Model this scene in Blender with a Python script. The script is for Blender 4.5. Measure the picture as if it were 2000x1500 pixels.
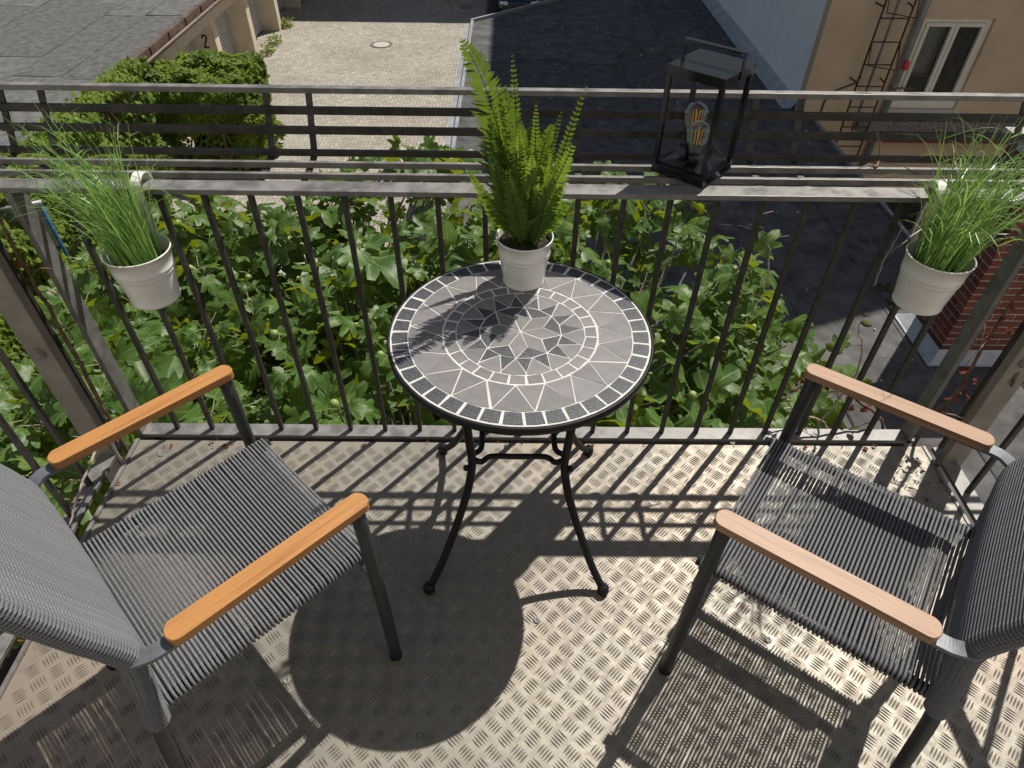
import bpy, math, random
from mathutils import Vector, Matrix, noise
random.seed(11)
R = math.radians
for o in list(bpy.data.objects): bpy.data.objects.remove(o, do_unlink=True)
S = bpy.context.scene
COL = S.collection

# ------------------------------------------------------------------ camera, sky, sun, exposure
PITCH, YAW, ROLL, CAMH, FPX = R(43.553), R(-0.462), R(0.841), 1.6706, 1310.0
_f = Vector((-math.sin(YAW)*math.cos(PITCH), math.cos(YAW)*math.cos(PITCH), -math.sin(PITCH)))
_r0 = Vector((math.cos(YAW), math.sin(YAW), 0)); _u0 = _r0.cross(_f)
_r = math.cos(ROLL)*_r0 + math.sin(ROLL)*_u0; _u = -math.sin(ROLL)*_r0 + math.cos(ROLL)*_u0
CAM = Vector((0, 0, CAMH))
cd = bpy.data.cameras.new('camera'); cam = bpy.data.objects.new('camera', cd); COL.objects.link(cam)
cd.sensor_width = 36; cd.lens = FPX*36/2000; cd.clip_start = 0.02; cd.clip_end = 400
cam.matrix_world = Matrix(((_r.x, _u.x, -_f.x, 0), (_r.y, _u.y, -_f.y, 0), (_r.z, _u.z, -_f.z, CAMH), (0, 0, 0, 1)))
S.camera = cam
SUN_EL, SUN_AZ = R(57.3), R(39.0)          # azimuth from +y (away) towards +x
w = bpy.data.worlds.new('World'); S.world = w; w.use_nodes = True
nt = w.node_tree; bg = nt.nodes['Background']
sky = nt.nodes.new('ShaderNodeTexSky'); sky.sky_type = 'NISHITA'; sky.sun_disc = False
sky.sun_elevation = SUN_EL; sky.sun_rotation = SUN_AZ; sky.air_density = 1.0; sky.dust_density = 0.6
nt.links.new(sky.outputs[0], bg.inputs[0]); bg.inputs[1].default_value = 0.055
sl = bpy.data.lights.new('sun', 'SUN'); sl.energy = 5.0; sl.angle = R(0.5); sl.color = (1.0, 0.95, 0.86)
so = bpy.data.objects.new('sun', sl); COL.objects.link(so); so.location = (6, 8, 14)
sd = Vector((math.sin(SUN_AZ)*math.cos(SUN_EL), math.cos(SUN_AZ)*math.cos(SUN_EL), math.sin(SUN_EL)))
so.rotation_euler = sd.to_track_quat('Z', 'Y').to_euler()
vs = S.view_settings; vs.view_transform = 'Standard'; vs.look = 'None'; vs.gamma = 1; vs.use_curve_mapping = False; vs.exposure = 0.08
S.render.resolution_x = 1024; S.render.resolution_y = 768

def ray(u, v): return _f + _r*((u-1000)/FPX) - _u*((v-750)/FPX)
def atz(u, v, z): d = ray(u, v); return CAM + d*((z-CAMH)/d.z)
def aty(u, v, y): d = ray(u, v); return CAM + d*(y/d.y)
def pix(p):
    d = Vector(p)-CAM; z = d.dot(_f)
    return 1000+FPX*d.dot(_r)/z, 750-FPX*d.dot(_u)/z
def rnd(a, b): return random.uniform(a, b)

# ------------------------------------------------------------------ helpers
class MB:
    def __init__(s): s.v = []; s.f = []; s.uv = None
    def add(s, vs_, fs):
        b = len(s.v); s.v += [tuple(p) for p in vs_]; s.f += [tuple(b+i for i in f) for f in fs]; return s
    def box(s, c, d, rot=None):
        x, y, z = d[0]/2, d[1]/2, d[2]/2
        p = [Vector((a*x, b*y, e*z)) for e in (-1, 1) for a, b in ((-1, -1), (1, -1), (1, 1), (-1, 1))]
        if rot is not None: p = [rot @ q for q in p]
        c = Vector(c)
        return s.add([q+c for q in p], [(3, 2, 1, 0), (4, 5, 6, 7), (0, 1, 5, 4), (1, 2, 6, 5), (2, 3, 7, 6), (3, 0, 4, 7)])
    def bx(s, x0, x1, y0, y1, z0, z1): return s.box(((x0+x1)/2, (y0+y1)/2, (z0+z1)/2), (x1-x0, y1-y0, z1-z0))
    def cbox(s, c, d, ch, rot=None):
        # box with chamfered vertical outline + chamfered top and bottom edges
        x, y, z = d[0]/2, d[1]/2, d[2]/2; rings = []
        for (e, zz) in ((ch, -z), (0, -z+ch), (0, z-ch), (ch, z)):
            a, b = x-e, y-e
            rings.append([Vector(q) for q in ((-a+ch, -b, zz), (a-ch, -b, zz), (a, -b+ch, zz), (a, b-ch, zz), (a-ch, b, zz), (-a+ch, b, zz), (-a, b-ch, zz), (-a, -b+ch, zz))])
        c = Vector(c); p = [((rot @ q) if rot is not None else q)+c for r_ in rings for q in r_]
        fs = [tuple(reversed(range(8))), tuple(range(24, 32))]
        for k in range(3):
            for i in range(8): j = (i+1) % 8; fs.append((k*8+i, k*8+j, k*8+8+j, k*8+8+i))
        return s.add(p, fs)
    def tube(s, path, rad, n=8, cap=True, flat=1.0, closed=False):
        path = [Vector(p) for p in path]; m = len(path)
        rads = [rad]*m if not hasattr(rad, '__len__') else list(rad)
        b = len(s.v); prev = None
        for i, p in enumerate(path):
            if closed: t = path[(i+1) % m]-path[i-1]
            else: t = path[min(i+1, m-1)]-path[max(i-1, 0)]
            if t.length < 1e-9: t = Vector((0, 0, 1))
            t.normalize()
            if prev is None:
                a = Vector((0, 0, 1)) if abs(t.z) < 0.9 else Vector((0, 1, 0))
                e1 = t.cross(a).normalized()
            else:
                e1 = prev - t*prev.dot(t)
                e1 = e1.normalized() if e1.length > 1e-6 else t.orthogonal().normalized()
            prev = e1; e2 = t.cross(e1)
            for k in range(n):
                an = 2*math.pi*k/n
                s.v.append(tuple(p + e1*math.cos(an)*rads[i] + e2*math.sin(an)*rads[i]*flat))
        for i in range(m if closed else m-1):
            i2 = (i+1) % m
            for k in range(n):
                k2 = (k+1) % n
                s.f.append((b+i*n+k, b+i*n+k2, b+i2*n+k2, b+i2*n+k))
        if cap and not closed:
            s.f.append(tuple(b+k for k in reversed(range(n)))); s.f.append(tuple(b+(m-1)*n+k for k in range(n)))
        return s
    def lathe(s, prof, n=24, c=(0, 0, 0), capb=True, capt=False):
        b = len(s.v)
        for r_, z in prof:
            for k in range(n):
                a = 2*math.pi*k/n; s.v.append((c[0]+r_*math.cos(a), c[1]+r_*math.sin(a), c[2]+z))
        for i in range(len(prof)-1):
            for k in range(n):
                k2 = (k+1) % n; s.f.append((b+i*n+k, b+i*n+k2, b+(i+1)*n+k2, b+(i+1)*n+k))
        if capb: s.f.append(tuple(b+k for k in reversed(range(n))))
        if capt: s.f.append(tuple(b+(len(prof)-1)*n+k for k in range(n)))
        return s
    def prism(s, poly, z0, z1, bev=0):
        n = len(poly); c = (sum(p[0] for p in poly)/n, sum(p[1] for p in poly)/n)
        def sh(p):
            d = math.hypot(p[0]-c[0], p[1]-c[1]) or 1; k = max(0, 1-bev/d)
            return (c[0]+(p[0]-c[0])*k, c[1]+(p[1]-c[1])*k)
        rings = [[(p[0], p[1], z0) for p in poly]]
        if bev: rings.append([(p[0], p[1], z1-bev) for p in poly]); rings.append([sh(p)+(z1,) for p in poly])
        else: rings.append([(p[0], p[1], z1) for p in poly])
        vs_ = [q for r_ in rings for q in r_]; fs = [tuple(reversed(range(n)))]
        for k in range(len(rings)-1):
            for i in range(n): j = (i+1) % n; fs.append((k*n+i, k*n+j, (k+1)*n+j, (k+1)*n+i))
        fs.append(tuple(range((len(rings)-1)*n, len(rings)*n)))
        return s.add(vs_, fs)
    def mesh(s, name, m, smooth=False):
        me = bpy.data.meshes.new(name); me.from_pydata(s.v, [], s.f); me.materials.append(m)
        if s.uv:
            ul = me.uv_layers.new(name='UVMap')
            for lp in me.loops: ul.data[lp.index].uv = s.uv[lp.vertex_index]
        if smooth: me.polygons.foreach_set('use_smooth', [True]*len(me.polygons))
        me.update(); return me
    def build(s, name, m, parent=None, smooth=False, loc=None):
        return link(name, s.mesh(name, m, smooth), parent, loc)
def link(name, me, parent=None, loc=None, mw=None):
    o = bpy.data.objects.new(name, me); COL.objects.link(o); o.parent = parent
    if loc is not None: o.location = loc
    if mw is not None: o.matrix_local = mw
    return o
def tag(o, label, cat, group=None):
    o['label'] = label; o['category'] = cat
    if group: o['group'] = group
    return o
def thing(name, label, cat, loc=(0, 0, 0), rz=0, group=None):
    o = bpy.data.objects.new(name, None); COL.objects.link(o); o.location = loc; o.rotation_euler = (0, 0, rz)
    o.empty_display_size = 0.1
    return tag(o, label, cat, group)
def stuff(o): o['kind'] = 'stuff'; return o
def struct(o): o['kind'] = 'structure'; return o
def bev(o, w_=0.002, seg=2):
    m = o.modifiers.new('bevel', 'BEVEL'); m.width = w_; m.segments = seg; m.limit_method = 'ANGLE'; return o
def spline(pts, n=6):
    pts = [Vector(p) for p in pts]; out = []
    for i in range(len(pts)-1):
        p0 = pts[max(i-1, 0)]; p1 = pts[i]; p2 = pts[i+1]; p3 = pts[min(i+2, len(pts)-1)]
        for k in range(n):
            t = k/n
            out.append(0.5*((2*p1)+(p2-p0)*t+(2*p0-5*p1+4*p2-p3)*t*t+(3*p1-p0-3*p2+p3)*t**3))
    out.append(pts[-1]); return out

# ------------------------------------------------------------------ materials
class NT:
    def __init__(s, name):
        s.m = bpy.data.materials.new(name); s.m.use_nodes = True; s.t = s.m.node_tree; s.b = s.t.nodes['Principled BSDF']
        s.out = s.t.nodes['Material Output']
    def n(s, ty, **kw):
        x = s.t.nodes.new(ty)
        for k, v in kw.items(): setattr(x, k, v)
        return x
    def l(s, a, b): s.t.links.new(a, b)
    def co(s, kind='Object'):
        return s.n('ShaderNodeTexCoord').outputs[kind]
    def noise(s, scale, detail=4, rough=0.55, co=None, stretch=None):
        x = s.n('ShaderNodeTexNoise'); x.inputs['Scale'].default_value = scale; x.inputs['Detail'].default_value = detail; x.inputs['Roughness'].default_value = rough
        c = co if co is not None else s.co()
        if stretch:
            mp = s.n('ShaderNodeMapping'); mp.inputs['Scale'].default_value = stretch; s.l(c, mp.inputs[0]); c = mp.outputs[0]
        s.l(c, x.inputs['Vector']); return x.outputs['Fac']
    def ramp(s, fac, stops):
        r_ = s.n('ShaderNodeValToRGB'); e = r_.color_ramp.elements
        while len(e) < len(stops): e.new(0.5)
        for i, (p, c) in enumerate(stops):
            e[i].position = p; e[i].color = (c[0], c[1], c[2], 1) if hasattr(c, '__len__') else (c, c, c, 1)
        s.l(fac, r_.inputs[0]); return r_.outputs[0]
    def mix(s, fac, a, b, mode='MIX'):
        x = s.n('ShaderNodeMix', data_type='RGBA', blend_type=mode)
        for sock, v in ((x.inputs[0], fac), (x.inputs[6], a), (x.inputs[7], b)):
            if hasattr(v, 'is_linked') or hasattr(v, 'links'): s.l(v, sock)
            elif hasattr(v, '__len__'): sock.default_value = (v[0], v[1], v[2], 1)
            else: sock.default_value = v
        return x.outputs[2]
    def bump(s, h, strength=0.3, dist=0.002):
        b = s.n('ShaderNodeBump'); b.inputs['Strength'].default_value = strength; b.inputs['Distance'].default_value = dist
        s.l(h, b.inputs['Height']); s.l(b.outputs[0], s.b.inputs['Normal'])
    def col(s, c):
        if hasattr(c, '__len__'): s.b.inputs['Base Color'].default_value = (c[0], c[1], c[2], 1)
        else: s.l(c, s.b.inputs['Base Color'])
    def set(s, rough=None, metal=None, spec=None, coat=None):
        if rough is not None: s.b.inputs['Roughness'].default_value = rough
        if metal is not None: s.b.inputs['Metallic'].default_value = metal
        if spec is not None: s.b.inputs['Specular IOR Level'].default_value = spec
        if coat is not None: s.b.inputs['Coat Weight'].default_value = coat
        return s.m
def mat2(name, a, b, scale=8, rough=0.6, metal=0.0, spec=0.5, bscale=None, bstr=0.2, bdist=0.002, lo=0.35, hi=0.65, detail=4, co='Object', stretch=None, coat=None, rr=None):
    t = NT(name); c = t.co(co); f = t.noise(scale, detail, co=c, stretch=stretch)
    t.col(t.ramp(f, [(lo, a), (hi, b)]))
    if rr: t.l(t.ramp(f, [(lo, rr[0]), (hi, rr[1])]), t.b.inputs['Roughness'])
    if bscale: t.bump(t.noise(bscale, 3, co=c, stretch=stretch), bstr, bdist)
    return t.set(None if rr else rough, metal, spec, coat)
M = {}
M['steel'] = mat2('weathered_steel', (0.15, 0.142, 0.134), (0.235, 0.225, 0.215), 22, 0.5, 0.25, 0.5, 160, 0.3, 0.001, rr=(0.36, 0.6))
M['galv'] = mat2('brown_grey_post', (0.21, 0.18, 0.15), (0.29, 0.26, 0.22), 10, 0.6, 0.1, 0.4, 90, 0.2, 0.001)
M['shadesteel'] = mat2('shade_darkened_steel', (0.03, 0.027, 0.024), (0.065, 0.058, 0.052), 18, 0.5, 0.2, 0.5, 90, 0.2, 0.001)  # rail steel darkened to hold the shade on balusters and brackets
M['blackmetal'] = mat2('black_powder_coat', (0.008, 0.008, 0.0085), (0.013, 0.013, 0.014), 60, 0.5, 0, 0.3, 400, 0.2, 0.0004)
M['lantern'] = mat2('lantern_black_enamel', (0.007, 0.008, 0.010), (0.011, 0.012, 0.015), 25, 0.15, 0, 0.6, 30, 0.04, 0.001)
M['frame'] = mat2('anthracite_frame', (0.035, 0.037, 0.040), (0.05, 0.052, 0.055), 90, 0.42, 0.3, 0.5, 500, 0.15, 0.0003)
M['bracket'] = mat2('arm_bracket_grey', (0.12, 0.13, 0.145), (0.16, 0.17, 0.185), 90, 0.45, 0.3, 0.5, 500, 0.15, 0.0003)
def rope():
    t = NT('charcoal_rope'); c = t.co('Object')
    f = t.noise(420, 3, co=c); g = t.noise(9, 2, co=c)
    t.col(t.mix(t.ramp(g, [(0.35, 0.0), (0.65, 1.0)]), t.ramp(f, [(0.3, (0.09, 0.093, 0.10)), (0.6, (0.19, 0.195, 0.205)), (0.75, (0.34, 0.345, 0.355))]), t.ramp(f, [(0.3, (0.075, 0.078, 0.085)), (0.7, (0.23, 0.235, 0.245))])))
    wv = t.n('ShaderNodeTexWave'); wv.bands_direction = 'DIAGONAL'; wv.inputs['Scale'].default_value = 130; wv.inputs['Distortion'].default_value = 1.0
    t.l(c, wv.inputs['Vector']); t.bump(wv.outputs['Fac'], 0.5, 0.001)
    return t.set(0.85, 0, 0.3)
M['rope'] = rope()
def wood(name, a, b, c3):
    t = NT(name); c = t.co('Object')
    f = t.noise(9, 7, 0.7, co=c, stretch=(1.6, 60, 12)); g = t.noise(3, 3, co=c, stretch=(1.2, 70, 20)); hh = t.noise(700, 2, co=c, stretch=(0.25, 1, 1))
    cc = t.ramp(f, [(0.25, a), (0.5, b), (0.75, c3)])
    cc = t.mix(t.ramp(hh, [(0.5, 0.0), (0.7, 0.35)]), cc, (a[0]*0.7, a[1]*0.62, a[2]*0.55))
    cc = t.mix(t.ramp(g, [(0.52, 0.0), (0.62, 0.5)]), cc, (a[0]*0.62, a[1]*0.55, a[2]*0.5))
    t.col(cc); t.bump(f, 0.15, 0.0008)
    return t.set(0.48, 0, 0.4)
M['wood'] = wood('golden_armrest_wood', (0.37, 0.165, 0.052), (0.455, 0.215, 0.07), (0.51, 0.255, 0.09))
M['woodsheen'] = wood('sheen_paled_armrest_wood', (0.31, 0.178, 0.10), (0.36, 0.212, 0.125), (0.40, 0.245, 0.15))  # same armrest wood, sheen on the second chair put into a paler colour
def plate():
    t = NT('tread_plate_aluminium'); c = t.co('Object')
    f = t.noise(2.2, 5, 0.6, co=c); g = t.noise(30, 4, 0.7, co=c); h = t.noise(0.9, 2, co=c)
    a = t.ramp(f, [(0.3, (0.205, 0.19, 0.168)), (0.5, (0.262, 0.242, 0.206)), (0.7, (0.315, 0.284, 0.232))])
    a = t.mix(t.ramp(g, [(0.45, 0.0), (0.72, 0.55)]), a, (0.20, 0.165, 0.135))
    a = t.mix(t.ramp(h, [(0.5, 0.0), (0.62, 0.35)]), a, (0.36, 0.25, 0.185))
    a = t.mix(t.ramp(t.noise(5.5, 6, 0.7, co=c), [(0.54, 0.0), (0.72, 0.75)]), a, (0.17, 0.145, 0.12))
    a = t.mix(t.ramp(t.noise(13, 5, 0.75, co=c), [(0.64, 0.0), (0.74, 0.5)]), a, (0.50, 0.475, 0.43))
    t.col(a); t.bump(t.noise(260, 3, co=c), 0.15, 0.0006)
    t.l(t.ramp(g, [(0.3, 0.44), (0.7, 0.64)]), t.b.inputs['Roughness'])
    return t.set(None, 0.40, 0.35)
M['plate'] = plate()
M['lug'] = mat2('tread_lug_worn', (0.21, 0.195, 0.17), (0.30, 0.28, 0.245), 40, 0.38, 0.5, 0.5, lo=0.3, hi=0.7)
def tile(name, a, b, speck, lo, hi, sc):
    t = NT(name); c = t.co('Object'); f = t.noise(28, 4, co=c)
    base = t.ramp(f, [(0.3, a), (0.7, b)])
    t.col(t.mix(t.ramp(t.noise(sc, 2, 0.7, co=c), [(lo, 0.0), (hi, 1.0)]), base, speck))
    r_ = t.n('ShaderNodeObjectInfo'); hs = t.n('ShaderNodeMapRange'); hs.inputs[3].default_value = 0.86; hs.inputs[4].default_value = 1.12
    t.l(r_.outputs['Random'], hs.inputs[0]); hv = t.n('ShaderNodeHueSaturation'); t.l(hs.outputs[0], hv.inputs['Value'])
    src = t.b.inputs['Base Color'].links[0].from_socket; t.l(src, hv.inputs['Color']); t.l(hv.outputs[0], t.b.inputs['Base Color'])
    t.bump(t.noise(sc, 2, co=c), 0.12, 0.0004)
    return t.set(0.5, 0, 0.45)
M['tile_grey'] = tile('grey_stone_tile', (0.15, 0.141, 0.142), (0.195, 0.184, 0.185), (0.27, 0.258, 0.258), 0.6, 0.75, 380)
M['tile_dark'] = tile('dark_granite_tile', (0.026, 0.028, 0.035), (0.04, 0.043, 0.052), (0.30, 0.31, 0.34), 0.55, 0.68, 420)
M['grout'] = mat2('white_grout', (0.52, 0.51, 0.49), (0.62, 0.61, 0.59), 60, 0.8)
M['pot'] = mat2('cream_enamel', (0.82, 0.80, 0.74), (0.86, 0.84, 0.78), 6, 0.2, 0, 0.5, 60, 0.03, 0.001, coat=0.3)
M['soil'] = mat2('dark_soil', (0.02, 0.016, 0.012), (0.05, 0.04, 0.03), 120, 0.95, 0, 0.2, 150, 0.8, 0.004)
def leafm(name, a, b, under, trans, tw=0.35, scale=3.0, rough=0.42, spec=0.5, vein=None, vary=None):
    t = NT(name)
    geo = t.n('ShaderNodeNewGeometry')
    f = t.noise(scale, 3, 0.6, co=geo.outputs['Position']); g = t.noise(scale*9, 2, co=geo.outputs['Position'])
    c = t.ramp(f, [(0.32, a), (0.68, b)])
    c = t.mix(t.ramp(g, [(0.4, 0.0), (0.75, 0.35)]), c, (b[0]*1.3, b[1]*1.2, b[2]*1.1))
    if vein:
        uv = t.n('ShaderNodeUVMap'); sx = t.n('ShaderNodeSeparateXYZ'); t.l(uv.outputs[0], sx.inputs[0]); ax = t.n('ShaderNodeMath', operation='ABSOLUTE'); t.l(sx.outputs[0], ax.inputs[0])
        ds = [ax.outputs[0]]
        for an in (38, 72):
            m1 = t.n('ShaderNodeMath', operation='MULTIPLY'); m1.inputs[1].default_value = math.cos(R(an)); t.l(ax.outputs[0], m1.inputs[0])
            m2 = t.n('ShaderNodeMath', operation='MULTIPLY'); m2.inputs[1].default_value = math.sin(R(an)); t.l(sx.outputs[1], m2.inputs[0])
            su = t.n('ShaderNodeMath', operation='SUBTRACT'); t.l(m1.outputs[0], su.inputs[0]); t.l(m2.outputs[0], su.inputs[1])
            ab = t.n('ShaderNodeMath', operation='ABSOLUTE'); t.l(su.outputs[0], ab.inputs[0]); ds.append(ab.outputs[0])
        mn = ds[0]
        for d in ds[1:]:
            q = t.n('ShaderNodeMath', operation='MINIMUM'); t.l(mn, q.inputs[0]); t.l(d, q.inputs[1]); mn = q.outputs[0]
        vm = t.ramp(mn, [(0.006, 1.0), (0.03, 0.0)])
        vf = t.n('ShaderNodeMath', operation='MULTIPLY'); vf.inputs[1].default_value = 0.4; t.l(vm, vf.inputs[0])
        c = t.mix(vf.outputs[0], c, vein)
    c2 = t.mix(geo.outputs['Backfacing'], c, under)
    t.col(c2)
    tr = t.n('ShaderNodeBsdfTranslucent'); tr.inputs['Color'].default_value = (*trans, 1)
    if vary:
        oi = t.n('ShaderNodeObjectInfo').outputs['Random']; k = t.ramp(oi, [(0.0, vary), (1.0, 1.0)])
        t.col(t.mix(1.0, c2, k, 'MULTIPLY')); t.l(t.mix(1.0, trans, k, 'MULTIPLY'), tr.inputs['Color'])
    mx = t.n('ShaderNodeMixShader'); mx.inputs[0].default_value = tw
    t.l(t.b.outputs[0], mx.inputs[1]); t.l(tr.outputs[0], mx.inputs[2]); t.l(mx.outputs[0], t.out.inputs['Surface'])
    return t.set(rough, 0, spec)
M['figleaf'] = leafm('fig_leaf', (0.024, 0.072, 0.012), (0.092, 0.17, 0.034), (0.10, 0.175, 0.05), (0.40, 0.48, 0.015), 0.29, 4.0, 0.44, 0.30, vein=(0.30, 0.36, 0.17))
M['figleaf_low'] = M['figleaf']
M['fruit'] = mat2('green_fig_skin', (0.22, 0.30, 0.08), (0.30, 0.38, 0.13), 40, 0.5)
M['ivy'] = leafm('ivy_leaf', (0.045, 0.10, 0.015), (0.19, 0.26, 0.03), (0.12, 0.17, 0.04), (0.36, 0.46, 0.03), 0.35, 1.3, 0.55, 0.25)
M['fern'] = leafm('fern_pinna', (0.065, 0.125, 0.02), (0.13, 0.21, 0.035), (0.11, 0.18, 0.03), (0.40, 0.60, 0.05), 0.45, 12, 0.5, 0.35, vary=0.45)
M['grass'] = leafm('grass_blade', (0.06, 0.15, 0.035), (0.25, 0.39, 0.12), (0.17, 0.31, 0.08), (0.38, 0.60, 0.13), 0.38, 26, 0.33, 0.6)
M['bark'] = mat2('fig_bark', (0.13, 0.115, 0.095), (0.22, 0.20, 0.17), 20, 0.9, 0, 0.2, 40, 0.5, 0.01)
M['petiole'] = mat2('petiole_green', (0.22, 0.27, 0.09), (0.30, 0.34, 0.13), 20, 0.6)
M['vine'] = mat2('dry_vine_stem', (0.11, 0.065, 0.045), (0.22, 0.15, 0.11), 40, 0.9, 0, 0.2, 90, 0.5, 0.003)
M['vinepale'] = mat2('pale_dry_twig', (0.34, 0.27, 0.20), (0.46, 0.39, 0.31), 40, 0.9)
M['deadleaf'] = leafm('dead_leaf', (0.11, 0.03, 0.018), (0.22, 0.085, 0.045), (0.17, 0.07, 0.04), (0.22, 0.05, 0.02), 0.2, 14, 0.8, 0.2)

# ------------------------------------------------------------------ setting: ground, court
GZ = -6.2; AZ = -2.8; GR = -3.55
def paver_mat(name, attr):
    t = NT(name); c = t.co('Object')
    if attr: a = t.n('ShaderNodeAttribute', attribute_name='tint'); v = a.outputs['Fac']
    else: v = t.n('ShaderNodeObjectInfo').outputs['Random']
    cc = t.ramp(v, [(0.0, (0.315, 0.288, 0.25)), (0.35, (0.37, 0.343, 0.298)), (0.65, (0.415, 0.388, 0.335)), (0.85, (0.395, 0.34, 0.29)), (1.0, (0.46, 0.432, 0.37))])
    geo = t.n('ShaderNodeNewGeometry'); d = t.noise(0.5, 5, 0.65, co=geo.outputs['Position'])
    cc = t.mix(t.ramp(d, [(0.42, 0.0), (0.72, 0.5)]), cc, (0.20, 0.175, 0.14))
    t.col(cc); t.bump(t.noise(60, 3, co=geo.outputs['Position']), 0.2, 0.002)
    return t.set(0.85, 0, 0.3)
M['paver'] = paver_mat('court_paver', False); M['paver_far'] = paver_mat('court_paver_field', True)
M['joint'] = mat2('sandy_joint', (0.055, 0.05, 0.04), (0.09, 0.08, 0.065), 5, 0.95)
g = MB().bx(-80, 80, -30, 120, GZ-0.4, GZ).build('courtyard_ground', M['joint']); struct(g)
def court():
    W_ = 0.1; gap = 0.011
    cells = []
    x0, x1, y0, y1 = -9.45, -0.95, 9.5, 34.0
    nx = int((x1-x0)/W_)+4; ny = int((y1-y0)/W_)+2
    for j in range(ny):
        off = j % 4
        for i in range(-1, nx//4+2):
            bx_ = i*4+off
            for kind, cx, cy in (('h', bx_+1, j+0.5), ('v', bx_+2.5, j)):
                x = x0+cx*W_; y = y0+cy*W_
                if x0+0.1 < x < x1-0.08 and y0+0.1 < y < y1: cells.append((kind, x, y))
    near = [c for c in cells if 14.6 < c[2] < 17.2 and -5.9 < c[1] < -1.3]
    near.sort(key=lambda c: c[2]); near = set(near[:300])
    pm = {}
    for k, (a, b) in (('h', (0.2-gap, 0.1-gap)), ('v', (0.1-gap, 0.2-gap))):
        m = MB(); x, y = a/2, b/2; e = 0.004
        m.add([(-x, -y, 0), (x, -y, 0), (x, y, 0), (-x, y, 0), (-x, -y, 0.012), (x, -y, 0.012), (x, y, 0.012), (-x, y, 0.012), (-x+e, -y+e, 0.016), (x-e, -y+e, 0.016), (x-e, y-e, 0.016), (-x+e, y-e, 0.016)],
              [(0, 1, 5, 4), (1, 2, 6, 5), (2, 3, 7, 6), (3, 0, 4, 7), (4, 5, 9, 8), (5, 6, 10, 9), (6, 7, 11, 10), (7, 4, 8, 11), (8, 9, 10, 11)])
        pm[k] = m.mesh('paver', M['paver'])
    far = MB(); tint = []
    for c in cells:
        k, x, y = c; dz = 0.006*noise.noise((x*0.7, y*0.7, 0)) + rnd(-0.002, 0.002)
        if c in near: link('paver', pm[k], g, (x, y, GZ+dz+0.001))
        else:
            a, b = ((0.0945, 0.0445) if k == 'h' else (0.0445, 0.0945)); z = GZ+0.016+dz
            far.add([(x-a, y-b, GZ), (x+a, y-b, GZ), (x+a, y+b, GZ), (x-a, y+b, GZ), (x-a, y-b, z), (x+a, y-b, z), (x+a, y+b, z), (x-a, y+b, z)], [(0, 1, 5, 4), (1, 2, 6, 5), (2, 3, 7, 6), (3, 0, 4, 7), (4, 5, 6, 7)])
            tint += [random.random()]*5
    o = far.build('paver_field', M['paver_far'], g); stuff(o)
    at = o.data.attributes.new('tint', 'FLOAT', 'FACE'); at.data.foreach_set('value', tint)
court()
o = MB().add([(-6.6, -0.4, GZ+0.02), (-0.9, -0.4, GZ+0.02), (-0.9, 9.4, GZ+0.02), (-6.6, 9.4, GZ+0.02)], [(0, 1, 2, 3)]).build('tree_shade_sheet', M['soil']); struct(o)  # dark sheet added below the fig, stands in for shade in crown gaps
# manhole
M['iron'] = mat2('rusty_cast_iron', (0.13, 0.10, 0.085), (0.22, 0.17, 0.145), 12, 0.7, 0.3)
M['concrete'] = mat2('pale_concrete', (0.42, 0.38, 0.33), (0.52, 0.47, 0.41), 6, 0.9, bscale=60, bstr=0.2)
t = thing('manhole_cover', 'round concrete manhole cover with rusty iron ring in the paved courtyard', 'manhole cover', (-4.685, 25.98, GZ+0.018))
m = MB(); m.lathe([(0.30, 0), (0.40, 0), (0.40, 0.012), (0.30, 0.012)], 40, capb=False); m.build('iron_ring', M['iron'], t)
MB().lathe([(0.292, 0), (0.292, 0.01)], 40, capt=True).build('lid', M['concrete'], t)
t = thing('drain_grate', 'small dark round drain grate in the shaded end of the courtyard', 'drain', (-1.89, 30.88, GZ+0.018))
MB().lathe([(0.22, 0), (0.26, 0), (0.26, 0.012), (0.22, 0.012)], 24, capb=False).build('rim', M['iron'], t)
m = MB()
for k in range(-3, 4): m.box((k*0.055, 0, 0.006), (0.03, 2*math.sqrt(0.21**2-(k*0.055)**2), 0.01))
m.build('grate', M['iron'], t)

# ------------------------------------------------------------------ garage row on the left
M['bitumen'] = mat2('grey_bitumen', (0.09, 0.09, 0.088), (0.19, 0.188, 0.184), 5, 0.9, 0, 0.3, 45, 1.0, 0.02, detail=12, lo=0.3, hi=0.7)
M['bitumen2'] = mat2('grey_bitumen_b', (0.075, 0.075, 0.074), (0.165, 0.163, 0.16), 6, 0.9, 0, 0.3, 45, 1.0, 0.02, detail=12, lo=0.3, hi=0.7)
M['copper'] = mat2('brown_fascia', (0.10, 0.065, 0.05), (0.165, 0.112, 0.088), 5, 0.55, 0.1, bscale=30, bstr=0.2)
M['garwall'] = mat2('yellow_render', (0.60, 0.51, 0.38), (0.68, 0.59, 0.45), 3, 0.9, bscale=70, bstr=0.3, bdist=0.004)
M['shutter'] = mat2('grey_roller_slat', (0.52, 0.52, 0.51), (0.62, 0.62, 0.60), 6, 0.5, 0.1)
M['ink'] = mat2('black_paint', (0.02, 0.02, 0.02), (0.03, 0.03, 0.03), 20, 0.6)
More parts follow.
